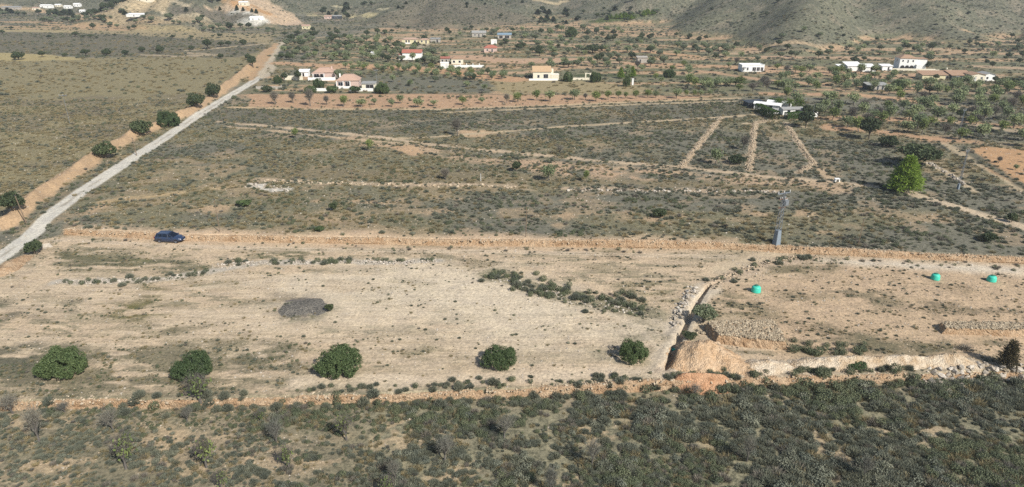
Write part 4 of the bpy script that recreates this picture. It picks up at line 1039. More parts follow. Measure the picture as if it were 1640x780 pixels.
# ------------------------------------------------------------------ trees and bushes
def place(kind, bbox, label, cat, group=None, ground_hug=False, name=None, parts=True, rz=None):
    """bbox in photograph pixels -> a plant of that real size standing there"""
    x0, y0, x1, y1 = bbox; cx = .5 * (x0 + x1); k = KIND[kind]
    p = at([(cx, y1)])[0]; m = mpp(*p); dep = math.atan2(CZ - p[2], math.hypot(p[0], p[1])); w = (x1 - x0) * m
    by = y1 - (.46 * w * math.sin(dep) / m if ground_hug else 0.02 * (y1 - y0)); p = at([(cx, by)])[0]; m = mpp(*p)
    h = max((by - y0) * m / math.cos(dep) - (.20 if ground_hug else .15) * w * math.sin(dep), .3 * w); w = (x1 - x0) * m * (.94 if ground_hug else 1.0)
    return put_plant(kind, p, w, h, label, cat, group, name, parts, rz)
_tail = dict(carob='carob_bush', carob_loose='carob_bush', carob_tall='carob_bush', almond_tree_wide='almond_tree', almond_tree_green='almond_tree', small_bush='bush', green_bush='bush', evergreen_bush='evergreen_bush', scrub_grey='scrub_shrub', scrub_olive='scrub_shrub', dead_shrub='dead_shrub', leafing_sapling='almond_sapling', bare_sapling='almond_sapling', bare_almond_tree='almond_tree')
def put_plant(kind, p, w, h, label, cat, group=None, name=None, parts=True, rz=None):
    k = KIND[kind]; name = name or _tail.get(kind, kind); rz = random.random() * 6.28 if rz is None else rz; sc = (w / k['w'], w / k['w'], h / k['h'])
    if parts and 'trunk' in k:
        t = thing(name, label, cat, p, rz, group); t.scale = sc
        link('trunk', k['trunk'], t); link('crown', k['crown'], t)
    else:
        t = link(name, k['whole']); t.location = [float(q) for q in p]; t.rotation_euler = (0, 0, rz); t.scale = sc; tag(t, label, cat, group)
    return t

PL = [
    ('carob', (63, 557, 147, 617), 'dense round carob bush at the road end of the row, on weedy dark ground', 'carob bush', 1),
    ('carob_loose', (274, 566, 348, 618), 'round carob bush with a yellowish sapling growing at its foot', 'carob bush', 1),
    ('carob', (503, 554, 587, 612), 'biggest deep green carob bush alone on bare sand, third in the row', 'carob bush', 1),
    ('carob_tall', (767, 553, 831, 600), 'narrow upright dark carob bush on bare pale sand', 'carob bush', 1),
    ('carob_loose', (985, 545, 1041, 588), 'smaller grey-green carob bush next to the trench', 'carob bush', 1),
    ('leafing_sapling', (292, 588, 348, 640), 'yellow-green sapling rooted on the front wall below a carob bush', 'sapling', 0),
    ('pine_tree', (1420, 250, 1474, 309), 'bright green conical pine beside the sandy path', 'pine', 0),
    ('evergreen_tree', (1432, 230, 1500, 268), 'broad dark olive-green bush tree just behind the bright pine', 'tree', 0),
    ('evergreen_tree', (1374, 188, 1408, 224), 'tall dark evergreen standing at the almond orchard edge', 'evergreen tree', 0),
    ('evergreen_bush', (1405, 217, 1437, 236), 'low rounded evergreen bush beside the tall dark evergreen', 'evergreen bush', 0),
    ('evergreen_tree', (1276, 178, 1304, 205), 'dark round evergreen in front of the white mobile homes', 'evergreen tree', 0),
    ('evergreen_bush', (1043, 333, 1070, 352), 'compact dark evergreen bush alone in the scrub behind the wall', 'evergreen bush', 1),
    ('green_bush', (378, 319, 405, 334), 'low bright green bush in the grey scrub beyond the car', 'bush', 1),
    ('small_bush', (527, 324, 541, 338), 'small dark bush in the scrub between the bright bush and the track', 'bush', 0),
    ('green_bush', (504, 362, 521, 373), 'little bright green bush right behind the back wall', 'bush', 1),
    ('green_bush', (1684, 370, 1700, 380), '', '', 1),
    ('almond_tree_green', (583, 223, 598, 243), 'small upright green tree beside the sandy track', 'tree', 0),
    ('almond_tree_green', (468, 205, 482, 222), 'small green tree on the sandy track near its road end', 'tree', 0),
    ('small_bush', (819, 258, 834, 275), 'dark leafy bush on the sandy track, left of the single almond', 'bush', 0),
    ('almond_tree', (866, 264, 890, 290), 'single spreading almond tree with visible trunk on the sandy strip', 'almond tree', 0),
    ('almond_tree_green', (932, 273, 946, 292), 'slim yellow-green sapling on the sandy strip', 'sapling', 0),
    ('bare_almond_tree', (722, 188, 744, 218), 'thin half-bare tree at the start of the upper sandy path', 'tree', 0),
    ('bare_almond_tree', (704, 268, 724, 288), 'wispy sapling in the khaki grass strip', 'sapling', 0),
    ('almond_tree', (1135, 238, 1156, 264), 'small pale almond between the two slanting rubble walls, lower one', 'almond tree', 0),
    ('bare_almond_tree', (1180, 216, 1199, 241), 'half-bare almond close to the straight rubble wall, upper one', 'almond tree', 0),
    ('evergreen_bush', (1163, 247, 1196, 266), 'low dark spreading bush at the foot of the straight rubble wall', 'bush', 1),
    ('small_bush', (1570, 372, 1596, 391), 'round green-brown bush near the back wall at the far end', 'bush', 1),
    ('small_bush', (1612, 341, 1628, 356), 'dark bush on the sandy path beyond the pine', 'bush', 0),
    ('bare_sapling', (885, 230, 905, 248), 'grey leafless sapling above the sandy strip', 'sapling', 0),
    ('small_bush', (41, 385, 71, 411), 'dark round tree at the road junction', 'tree', 1),
    ('evergreen_bush', (-2, 306, 42, 343), 'dark evergreen bush next to the leaning wooden pole', 'evergreen bush', 1),
    ('evergreen_bush', (150, 227, 189, 258), 'dark evergreen bush behind the orange bank, second from the pole', 'evergreen bush', 1),
    ('evergreen_bush', (209, 193, 247, 221), 'rounded dark bush on the orange bank near the second pole', 'evergreen bush', 1),
    ('carob_loose', (252, 178, 292, 206), 'spreading green bush on the orange bank midway up the road', 'bush', 1),
    ('evergreen_bush', (300, 152, 331, 178), 'dark evergreen bush leaning over the orange bank', 'evergreen bush', 1),
    ('evergreen_bush', (330, 135, 356, 161), 'rounded evergreen at the top of the orange bank', 'evergreen bush', 1),
    ('evergreen_tree', (398, 91, 413, 110), 'dark tree on the corner of the dry field by the upper track', 'tree', 0),
    ('evergreen_bush', (392, 86, 402, 96), 'small dark bush behind the corner tree of the dry field', 'bush', 0),
    ('olive_tree', (1104, 489, 1148, 525), 'grey-green bush beside the trench behind the rubble platform', 'bush', 1),
    ('scorched_conifer', (1597, 545, 1627, 588), 'scorched brown-green conifer behind the front wall', 'conifer', 0),
    ('green_bush', (1352, 580, 1388, 598), 'bright green bush between the marl bank and the front wall', 'bush', 1),
    ('green_bush', (1105, 561, 1124, 575), 'dark green bush growing on the big tan heap', 'bush', 1),
    ('evergreen_bush', (1090, 532, 1118, 547), 'low dark bush between the trench and the tan heap', 'bush', 1),
    ('small_bush', (520, 486, 536, 502), 'weedy bush at the edge of the grey grit heap', 'bush', 1),
    # front scrub field
    ('leafing_sapling', (176, 690, 228, 752), 'tallest half-bare almond sapling with a dark forked trunk, front scrub', 'sapling', 0),
    ('bare_sapling', (42, 645, 88, 712), 'dark leafless sapling under the front wall at its road end', 'sapling', 0),
    ('bare_sapling', (160, 648, 205, 690), 'bare grey sapling close below the front wall', 'sapling', 0),
    ('leafing_sapling', (308, 697, 354, 750), 'lime-green sapling with two leafy tufts in the front scrub', 'sapling', 0),
    ('bare_sapling', (284, 648, 314, 676), 'small bare sapling below the yellowish wall sapling', 'sapling', 0),
    ('bare_sapling', (420, 668, 464, 708), 'bushy bare sapling on a sandy gap', 'sapling', 0),
    ('leafing_sapling', (448, 710, 478, 752), 'sapling with a green side and a bare side, front scrub', 'sapling', 0),
    ('leafing_sapling', (536, 664, 574, 706), 'half-leafed almond sapling with a dark trunk', 'sapling', 0),
    ('bare_sapling', (690, 700, 736, 740), 'sapling with grey twigs and one yellowish side', 'sapling', 0),
    ('leafing_sapling', (404, 655, 430, 674), 'small bright green sprout below the front wall', 'sapling', 0),
    ('leafing_sapling', (338, 752, 372, 786), 'lime-green sprout at the very front edge of the scrub, road side', 'sapling', 0),
    ('leafing_sapling', (605, 760, 642, 792), 'green sprout at the very front edge, middle of the scrub', 'sapling', 0),
    ('bare_sapling', (620, 735, 650, 770), 'low grey-green sapling among pale sandy gaps', 'sapling', 0),
    ('bare_sapling', (784, 665, 830, 705), 'grey sapling half hidden in the scrub, below a wall shrub', 'sapling', 0),
    ('bare_sapling', (926, 700, 968, 745), 'bare sapling with crooked dark trunk amid dense grey scrub', 'sapling', 0),
    ('bare_sapling', (1095, 612, 1124, 634), 'reddish bare sapling on the orange earth fan', 'sapling', 0),
    ('bare_sapling', (1180, 695, 1212, 740), 'thin upright bare sapling in the thick scrub', 'sapling', 0),
    ('bare_sapling', (1365, 725, 1396, 770), 'dark thin sapling in the scrub near the front edge', 'sapling', 0),
    ('leafing_sapling', (1590, 765, 1630, 795), 'greenish sprout at the front corner of the scrub', 'sapling', 0),
    ('bare_sapling', (860, 745, 900, 790), 'bare twiggy sapling at the front edge of the dense scrub', 'sapling', 0),
    ('bare_sapling', (-6, 612, 40, 650), 'dark brushy sapling standing on the front wall at its road end', 'sapling', 0),
    ('bare_sapling', (86, 628, 116, 648), 'grey brush growing over the front wall coping', 'sapling', 0),
]
for k, b, lab, cat, hug in PL:
    if lab: place(k, b, lab, cat, None, hug)
# dark trees along the far edge of the left field, and the ones beyond
ROW1 = [(30, 96, 20, 13), (68, 92, 12, 10), (104, 91, 10, 6), (138, 90, 16, 11), (171, 90, 15, 12), (201, 88, 12, 8), (228, 84, 12, 9), (257, 86, 14, 13), (307, 80, 11, 7), (333, 79, 15, 16), (354, 75, 12, 8), (366, 75, 11, 9), (390, 73, 12, 10), (354, 94, 10, 8)]
ROW2 = [(5, 58, 9, 7), (19, 50, 8, 5), (79, 62, 8, 6), (121, 59, 11, 8), (133, 61, 9, 5), (145, 61, 9, 6), (155, 62, 6, 4), (150, 50, 10, 10), (216, 50, 8, 7), (277, 62, 9, 6), (308, 62, 7, 5), (353, 60, 9, 6), (341, 60, 6, 4), (207, 50, 6, 5), (184, 58, 7, 4)]
for x, y, w, h in ROW1: place(random.choice(['evergreen_tree', 'evergreen_bush']), (x - w / 2, y - h, x + w / 2, y), 'dark round tree in the row along the far edge of the dry field', 'tree', 'dark trees along the far edge of the dry field', 0, 'field_tree')
for x, y, w, h in ROW2: place('evergreen_tree', (x - w / 2, y - h, x + w / 2, y), 'small dark tree in the grey field beyond the tree row', 'tree', 'small dark trees beyond the row', 0, 'field_tree', False)

# almonds: rows in the orchards; the largest as trees of their own
SPOTS = []                                  # x, y, width, height, kind, orchard
def orchard(name, px, dx, dy, w, keep=.9, kinds=('almond_tree', 'almond_tree_wide', 'almond_tree_green'), rot=0.0, jit=.16):
    P = at(px)[:, :2]; c = P.mean(0); ca, sa = math.cos(rot), math.sin(rot); R = np.abs(P - c).max() * 1.5
    a, b = np.meshgrid(np.arange(-R, R, dx), np.arange(-R, R, dy)); a, b = a.ravel(), b.ravel()
    a = a + rng.normal(size=a.size) * dx * jit; b = b + rng.normal(size=b.size) * dy * jit
    x, y = c[0] + a * ca - b * sa, c[1] + a * sa + b * ca
    ins = np.zeros(x.shape, bool); j = len(P) - 1
    for i in range(len(P)):
        if P[i][1] != P[j][1]: ins ^= ((P[i][1] > y) != (P[j][1] > y)) & (x < (P[j][0] - P[i][0]) * (y - P[i][1]) / (P[j][1] - P[i][1]) + P[i][0])
        j = i
    k = ins & (rng.random(x.size) < keep)
    for u, v in zip(x[k], y[k]): SPOTS.append((u, v, (.96 if name.startswith('right_') else .86) * w * (.75 + .5 * rng.random()), (.84 if name.startswith('right_') else .74) * w * (.75 + .5 * rng.random()), random.choice(kinds), name))
A2 = ('almond_tree', 'almond_tree_wide', 'almond_tree_green', 'almond_tree', 'almond_tree_wide', 'almond_tree_green', 'almond_tree_wide', 'bare_almond_tree'); DK = ('olive_tree', 'olive_tree', 'almond_tree', 'evergreen_tree', 'almond_tree_wide')
STRIP = [(442, 167, 16, 20, 1), (470, 165, 13, 17, 1), (497, 170, 16, 26, 1), (524, 168, 11, 14, 1), (550, 171, 17, 16, 0), (579, 171, 17, 11, 0), (600, 168, 10, 9, 0), (628, 171, 11, 11, 0), (641, 166, 12, 13, 0), (669, 172, 17, 13, 0), (694, 170, 13, 9, 0), (740, 168, 15, 12, 0), (772, 166, 10, 9, 0), (812, 165, 11, 14, 1),
         (830, 164, 16, 14, 0), (861, 161, 15, 15, 0), (881, 163, 18, 16, 0), (920, 160, 17, 15, 0), (938, 160, 9, 10, 1), (954, 162, 18, 14, 0), (974, 160, 14, 13, 0), (991, 158, 12, 11, 0), (1001, 158, 10, 9, 0), (1019, 159, 12, 13, 0), (1036, 157, 14, 12, 0), (1050, 157, 10, 11, 0), (1083, 158, 16, 14, 0), (1098, 155, 10, 11, 0), (1112, 155, 10, 9, 0), (1122, 155, 10, 8, 0), (1136, 153, 9, 8, 0)]
for x, y, w, h, b in STRIP:
    p = at([(x, y)])[0]; m = mpp(*p); SPOTS.append((p[0], p[1], 1.15 * w * m, h * m * 1.1, 'bare_almond_tree' if b else random.choice(['almond_tree', 'almond_tree_wide', 'almond_tree_green']), 'strip'))
orchard('upper', [(540, 106), (640, 108), (760, 116), (820, 126), (820, 130), (700, 124), (560, 114)], 4.6, 6, 3.6, .95)
orchard('block', [(452, 64), (560, 62), (640, 66), (720, 98), (600, 103), (452, 98)], 6.5, 9, 4.4, .8, DK)
orchard('right_near', [(1310, 180), (1480, 176), (1660, 188), (1660, 242), (1500, 226), (1340, 208)], 5.6, 8, 4.2, .85, A2)
orchard('right_mid', [(1240, 158), (1660, 160), (1660, 184), (1310, 180)], 6.5, 9, 4.2, .75, A2)
orchard('right_far', [(1090, 136), (1660, 138), (1660, 156), (1110, 148)], 5.5, 8, 4.2, .8, A2)
orchard('orange', [(1566, 242), (1600, 240), (1680, 250), (1680, 300), (1640, 292), (1600, 268)], 5.5, 5.5, 1.7, .7, ('almond_tree', 'bare_almond_tree'))
orchard('mid_terraces', [(820, 100), (1230, 104), (1230, 128), (1000, 116), (900, 112), (820, 116)], 6.5, 11, 4.2, .45, A2 + ('olive_tree',))
orchard('far_terraces', [(820, 58), (1200, 78), (1230, 98), (820, 94)], 7.5, 12, 4.4, .5, DK)
orchard('right_upper', [(1240, 112), (1440, 118), (1440, 136), (1240, 132)], 6, 8, 4.2, .8, A2)
orchard('left_far', [(120, 34), (250, 36), (440, 47), (440, 56), (250, 45), (120, 42)], 6.5, 13, 3.6, .85, ('olive_tree',))
orchard('green_field', [(600, 128), (790, 134), (780, 146), (600, 146)], 7, 9, 3.4, .45, DK)
orchard('hill_foot', [(1150, 74), (1640, 74), (1660, 104), (1150, 100)], 9, 15, 4.2, .42, DK)
orchard('behind_houses', [(720, 50), (1000, 46), (1000, 60), (840, 62), (720, 60)], 8, 14, 4.5, .55, DK)
orchard('round_field', [(980, 121), (1080, 130), (1230, 138), (1160, 142), (1060, 134)], 5.5, 7, 4.2, .75)
ON = dict(strip='ploughed orange strip below the pink houses', upper='ochre terrace above the green field', block='regular orchard block behind the pink houses', right_near='orchard behind the big pine', right_mid='orchard right of the mobile homes',
          right_far='orchard rows below the dark shed', orange='rounded orange field', mid_terraces='terraces behind the cream house', far_terraces='bushy terraces under the hills', right_upper='ochre terraces below the white villa',
          left_far='green rows beyond the dry field', green_field='green field beside the garage', hill_foot='foot of the large hill', behind_houses='slope behind the yellow house', round_field='hedge line along the round dry field')
near_hit = []
def far_of(s): return s[2] / math.hypot(s[0], s[1])
SPOTS = [s for s in SPOTS if abs(s[0]) < .79 * s[1]]
SPOTS.sort(key=far_of, reverse=True)
BLD_CLEAR = []                              # filled by the buildings below: (x, y, radius)

# ------------------------------------------------------------------ buildings
def opening(t, mb_frame, mb_pane, c, s, pane='window', name='window', rz=0, sub=True):
    """a window or door standing proud of the wall: frame with its pane as sub-part; c = centre on the wall plane, s = (width, height)"""
    cx, cy, cz = c; w, h = s; f = MB()
    b = .09
    for q, d in (((cx - w / 2 + b / 2, cy, cz), (b, .10, h)), ((cx + w / 2 - b / 2, cy, cz), (b, .10, h)), ((cx, cy, cz + h / 2 - b / 2), (w - 2 * b, .10, b)), ((cx, cy, cz - h / 2 + b / 2), (w - 2 * b, .10, b))): f.box(q, d)
    if w > 1.3: f.box((cx, cy, cz), (.06, .09, h - 2 * b))
    o = f.build(name, M['frame'], t)
    MB().box((cx, cy + .012, cz), (w - 2 * b, .05, h - 2 * b)).build('pane' if name == 'window' else 'door_leaf', M[pane], o)
    return o
HS = .86
def gable(mb, w, d, z, rise, ov=.35, axis='x', th=.16):
    """two roof slabs, ridge along axis"""
    if axis == 'x':
        for s in (-1, 1):
            y0, y1 = s * (d / 2 + ov), 0.0; a = (w / 2 + ov)
            zl = z - rise * ov / (d / 2)
            V = [(-a, y0, zl), (a, y0, zl), (a, y1, z + rise), (-a, y1, z + rise)]
            mb.hexa([(x, y, q) for x, y, q in V] + [(x, y, q + th) for x, y, q in V])
    else:
        for s in (-1, 1):
            x0 = s * (w / 2 + ov); a = d / 2 + ov; zl = z - rise * ov / (w / 2)
            V = [(x0, -a, zl), (0, -a, z + rise), (0, a, z + rise), (x0, a, zl)]
            mb.hexa([(x, y, q) for x, y, q in V] + [(x, y, q + th) for x, y, q in V])
def house(name, label, cat, px, py, w, d, h, rz=0, wall='white', roof=('flat', 'white', 0), wins=(), extra=None, group=None, clear=None):
    sc = HS
    p = at([(px, py)])[0]; th = math.radians(rz)
    loc = (p[0] - math.sin(th) * d / 2, p[1] + math.cos(th) * d / 2, p[2] - .05)
    t = thing(name, label, cat, loc, th, group); t.scale = (sc, sc, sc); BLD_CLEAR.append((loc[0], loc[1], (clear or max(w, d) * .62)))
    mb = MB(); kind, rm, rise = roof[:3]
    mb.box((0, 0, h / 2), (w, d, h))
    if kind == 'gable': mb.add([(-w / 2, -d / 2, h), (-w / 2, d / 2, h), (-w / 2, 0, h + rise - .02), (w / 2, -d / 2, h), (w / 2, d / 2, h), (w / 2, 0, h + rise - .02)], None, [(0, 2, 1), (3, 4, 5)])
    if kind == 'gabley': mb.add([(-w / 2, -d / 2, h), (w / 2, -d / 2, h), (0, -d / 2, h + rise - .02), (-w / 2, d / 2, h), (w / 2, d / 2, h), (0, d / 2, h + rise - .02)], None, [(0, 1, 2), (3, 5, 4)])
    mb.build('wall', M[wall], t)
    r = MB(); ov = .35
    if kind == 'gable': gable(r, w, d, h, rise, ov, 'x')
    elif kind == 'gabley': gable(r, w, d, h, rise, ov, 'y')
    elif kind == 'flat':
        r.box((0, 0, h + .06), (w + .2, d + .2, .12))
        for q, s in (((0, -d / 2 - .02, h + .27), (w + .2, .16, .3)), ((0, d / 2 + .02, h + .27), (w + .2, .16, .3)), ((-w / 2 - .02, 0, h + .27), (.16, d - .12, .3)), ((w / 2 + .02, 0, h + .27), (.16, d - .12, .3))): r.box(q, s)
    elif kind == 'mono': r.hexa([(-w / 2 - ov, -d / 2 - ov, h + .02), (w / 2 + ov, -d / 2 - ov, h + .02), (w / 2 + ov, d / 2 + ov, h + rise), (-w / 2 - ov, d / 2 + ov, h + rise), (-w / 2 - ov, -d / 2 - ov, h + .14), (w / 2 + ov, -d / 2 - ov, h + .14), (w / 2 + ov, d / 2 + ov, h + rise + .14), (-w / 2 - ov, d / 2 + ov, h + rise + .14)])
    elif kind == 'hip':
        k = min(w, d) * .34; a, b = w / 2 + ov, d / 2 + ov
        V = [(-a, -b, h), (a, -b, h), (a, b, h), (-a, b, h), (-a + k + ov, -b + k + ov, h + rise), (a - k - ov, -b + k + ov, h + rise), (a - k - ov, b - k - ov, h + rise), (-a + k + ov, b - k - ov, h + rise)]
        r.hexa(V)
    rf = r.build('roof', M[rm], t)
    for q in wins:
        side, u, z, ww, hh = q[:5]; pane = q[5] if len(q) > 5 else 'window'; nm = 'door' if pane == 'shade' and z - hh / 2 < .3 else 'window'
        o = opening(t, None, None, (u, -d / 2 - .03, z) if side == 'f' else (0, 0, 0), (ww, hh), pane, nm)
        if side in 'lr':
            bpy.data.objects.remove(o.children[0]); bpy.data.objects.remove(o)
            f = MB(); sx = (w / 2 + .03) * (1 if side == 'r' else -1); f.box((sx, u, z), (.08, ww, hh)); o = f.build('window', M['frame'], t); MB().box((sx + .03 * (1 if side == 'r' else -1), u, z), (.06, ww - .2, hh - .2)).build('pane', M[pane], o)
    if extra: extra(t, rf, w, d, h)
    return t
def part(t, name, mat, *boxes):
    m = MB()
    for b in boxes: m.box(*b)
    return m.build(name, M[mat], t)

# two pink bungalows above the ploughed strip
def ex_pink1(t, rf, w, d, h):
    part(t, 'terrace_wall', 'white', ((-.5, -d / 2 - 2.6, .55), (w + 3, .25, 1.9)), ((w / 2 + .9, -d / 2 - 1.3, .55), (.25, 2.4, 1.9)), ((-w / 2 - 1.9, -d / 2 - 1.3, .55), (.25, 2.4, 1.9)))
    part(t, 'porch_post', 'white', ((-w / 2 + .2, -d / 2 - 1.5, 1.6), (.3, .3, 2.9))); part(t, 'porch_post', 'white', ((.6, -d / 2 - 1.5, 1.6), (.3, .3, 2.9)))
    part(t, 'porch_beam', 'pink', ((-w / 4 + .1, -d / 2 - 1.5, 3.15), (w / 2 + 1.0, .35, .4)))
    part(t, 'chimney', 'pink', ((w / 2 - 1.2, 1, h + 1.4), (.6, .6, 1.2)))
house('bungalow', 'pink bungalow with terracotta hip roof behind a white terrace wall', 'house', 518, 128, 9, 7.5, 3.3, 4, 'pink', ('hip', 'tile', 1.7), [('f', -3.0, 1.9, 2.3, 1.9), ('f', -.4, 1.6, 2.0, 2.6, 'shade'), ('f', 2.7, 1.0, .5, .9), ('r', 0, 1.8, 1.2, 1.2)], ex_pink1)
def ex_pink2(t, rf, w, d, h):
    part(t, 'porch_wall', 'white', ((-1.6, -d / 2 - 1.6, .5), (6, .22, 1.0)), ((-4.5, -d / 2 - .8, .5), (.22, 1.5, 1.0)))
    part(t, 'porch_post', 'white', ((-4.4, -d / 2 - 1.6, 1.6), (.3, .3, 3.1))); part(t, 'porch_post', 'white', ((-1.6, -d / 2 - 1.6, 1.8), (.3, .3, 2.6))); part(t, 'porch_post', 'white', ((1.3, -d / 2 - 1.6, 1.6), (.3, .3, 3.1)))
    m = MB(); q = [(-3.4, -3.05, .42), (2.6, -3.05, .42), (2.0, -1.75, 1.15), (-2.8, -1.75, 1.15)]
    m.hexa([(x, y, h + z) for x, y, z in q] + [(x, y, h + z + .08) for x, y, z in q]); m.build('solar_panel', M['solar'], rf)
    part(t, 'chimney', 'white', ((-w / 2 + .8, .8, h + 1.6), (.6, .6, 1.5)))
house('bungalow', 'pink bungalow with dark solar panels on its gabled roof and a white porch', 'house', 557, 141, 9.2, 7.5, 3.1, 3, 'pink', ('hip', 'tile', 2.2), [('f', -3.0, 1.8, 2.2, 1.6), ('f', 0, 1.6, 2.2, 2.4, 'shade'), ('r', 0, 1.7, 1.2, 1.2)], ex_pink2)
house('garage', 'low white open garage with dark opening beside the solar-panel bungalow', 'garage', 590, 143, 5.5, 5, 2.3, 3, 'cream', ('mono', 'greyroof', .2), [('f', .6, 1.05, 3.4, 1.9, 'shade')])
house('shed', 'small white-roofed shed among garden trees near the upper track', 'shed', 486, 123, 4.4, 4, 2.2, 3, 'white', ('mono', 'white', .7), [('f', 0, 1, 1.0, 1.8, 'shade')])
part(thing('garden_wall', 'pale garden wall and paved yard beside the pink bungalow', 'wall', at([(470, 128)])[0]), 'wall_run', 'cream', ((0, 0, .8), (7.5, .3, 1.7)), ((-3.6, 2.2, .8), (.3, 4, 1.7)))
part(thing('garden_wall', 'white low garden wall with gate posts in front of the solar-panel bungalow', 'wall', at([(540, 146)])[0]), 'wall_run', 'white', ((-6, 0, .5), (8, .25, 1.1)), ((9, 0, .5), (8, .25, 1.1)), ((-1.7, 0, .8), (.4, .4, 1.6)), ((4.8, 0, .8), (.4, .4, 1.6)))
part(thing('garden_wall', 'pale boundary wall where the white road bends', 'wall', at([(430, 143)])[0]), 'wall_run', 'plaster', ((0, 0, .5), (9, .25, 1.1)), ((4.6, .6, .6), (.4, .4, 1.4)))
# white house with a red roof, yellow houses behind it
house('farmhouse', 'tall white house with a red tiled roof and blank front wall', 'house', 660, 96, 10.5, 6.5, 3.9, 2, 'white', ('gable', 'redtile', 1.3), [('l', 0, 2.4, 1.1, 1.2)], lambda t, rf, w, d, h: (part(t, 'side_wing', 'white', ((-w / 2 - 1.1, -.6, 1.3), (2.0, 3.6, 2.6))), part(t, 'wing_roof', 'redtile', ((-w / 2 - 1.1, -.6, 2.68), (2.3, 4.0, .16)))))
house('farmhouse', 'yellow house with white arched front above the red-roofed house', 'house', 656, 70, 10, 6, 2.7, 0, 'yellow', ('hip', 'tile', .8), [('f', -2.2, 1.5, 1.1, 1.8, 'shade'), ('f', -.4, 1.5, 1.1, 1.8, 'shade'), ('f', 3.6, 1.6, 1.2, 1.2)], lambda t, rf, w, d, h: part(t, 'front_stairs', 'white', ((-1.3, -d / 2 - .8, .35), (3.4, 1.4, .8))))
house('farmhouse', 'smaller pale yellow house right of the yellow house', 'house', 679, 70, 6, 5, 2.5, 0, 'yellow', ('hip', 'tile', .7), [('f', -1.4, 1.5, 1.1, 1.2), ('f', 1.4, 1.2, 1.0, 2.0, 'shade')])
house('shed', 'grey block shed right of the pale yellow house', 'shed', 697, 68, 6.5, 4, 2.3, 0, 'plaster', ('mono', 'greyroof', .3), [('f', 1.4, 1.1, 1.4, 1.9, 'shade')])
house('container', 'white box container standing on a terrace below a small house', 'container', 712, 110, 4.0, 2.6, 2.6, 0, 'white', ('flat', 'white', 0), [('f', 1.1, 1.2, .9, 2.0, 'frame')])
house('cottage', 'small cottage with dark red roof edge behind the white box container', 'house', 712, 101, 5, 4, 2.4, 0, 'plaster', ('mono', 'redtile', .4), [('f', -1.1, 1.2, 1.0, 1.2), ('f', 1.0, 1.0, .9, 1.9, 'shade')])
house('cottage', 'tan cottage with dark windows behind the long white garden wall', 'house', 732, 103, 6, 5, 2.8, 0, 'cream', ('hip', 'browntile', 1.0), [('f', -1.6, 1.4, 1.2, 1.2), ('f', 1.4, 1.4, 1.2, 1.2)])
part(thing('garden_wall', 'long white garden wall with posts in front of the tan cottage', 'wall', at([(748, 108)])[0]), 'wall_run', 'white', ((0, 0, .5), (15, .25, 1.1)), ((-3, .9, .8), (.3, .3, 1.6)), ((-.2, .9, .8), (.3, .3, 1.6)), ((2.6, .9, .8), (.3, .3, 1.6)), ((5.4, .9, .8), (.3, .3, 1.6)))
house('shed', 'low white shed left of the red-roofed white house', 'shed', 600, 90, 4, 3, 1.9, 0, 'white', ('mono', 'white', .2), [('f', .8, .95, .9, 1.7, 'frame')])
house('cottage', 'pink cottage with a bright red roof on the bare terraces', 'house', 785, 84, 7.4, 6, 2.6, -3, 'pink', ('hip', 'redtile', 1.4), [('f', -1.7, 1.4, 1.1, 1.1), ('f', 1.2, 1.1, .9, 2.0, 'shade')])
house('container', 'small white cabin on the terrace above the pink cottage', 'cabin', 791, 71, 3.8, 3, 2.4, 0, 'white', ('flat', 'white', 0), [('f', .8, 1.1, .9, 1.9, 'frame')])
house('shed', 'long open shed with a pale blue sheet roof', 'shed', 808, 62, 9.5, 5, 2.6, 0, 'plaster', ('mono', 'blueroof', .8), [('f', -2.5, 1.2, 2.6, 2.1, 'shade'), ('f', 1.8, 1.2, 3.2, 2.1, 'shade')])
house('farmhouse', 'grey-roofed old house among dark trees under the small hill', 'house', 767, 59, 10, 6, 2.8, 0, 'plaster', ('gable', 'greyroof', 1.2), [('f', -2.8, 1.4, 1.0, 1.2), ('f', 0, 1.1, 1.0, 2.0, 'shade'), ('f', 2.8, 1.4, 1.0, 1.2)])
# cream house by the round dry field
def ex_cream(t, rf, w, d, h):
    part(t, 'side_wing', 'cream', ((w / 2 + 1.9, -.8, 1.2), (3.6, 4.2, 2.4))); part(t, 'wing_parapet', 'white', ((w / 2 + 1.9, -2.85, 2.55), (3.7, .2, .3)))
    part(t, 'stair_tower', 'cream', ((w / 2 + .5, .9, 2.2), (1.6, 2.2, 4.4))); part(t, 'front_wall', 'white', ((.6, -d / 2 - 2.2, .45), (w + 5, .22, .9)))
    part(t, 'grille', 'darksheet', ((1.5, -d / 2 - .12, 1.7), (.08, .05, 2.0)), ((2.1, -d / 2 - .12, 1.7), (.08, .05, 2.0)))
house('farmhouse', 'cream house with an orange sloping roof on the edge of the round dry field', 'house', 868, 128, 8.2, 6, 3.6, 0, 'cream', ('mono', 'orangetile', 1.7), [('f', 1.8, 1.7, 2.2, 1.9), ('f', -1.6, 1.6, 1.1, 1.4), ('l', 0, 1.6, 1, 1)], ex_cream)
part(thing('garden_wall', 'white posts and low wall overgrown by trees right of the cream house', 'wall', at([(928, 128)])[0]), 'wall_run', 'cream', ((0, 0, .4), (9, .25, .9)), ((-4.2, 0, 1.2), (.45, .45, 2.4)), ((2.4, 0, 1.3), (.45, .45, 2.6)), ((4.2, 0, 1.3), (.45, .45, 2.6)), ((3.3, 0, 2.55), (2.4, .3, .25)))
part(thing('gate_post', 'lone white gate pillar at the track beyond the round dry field', 'gate pillar', at([(1013, 136)])[0]), 'pillar', 'white', ((0, 0, 1.1), (.6, .6, 2.2)), ((0, 0, 2.27), (.8, .8, .15)))
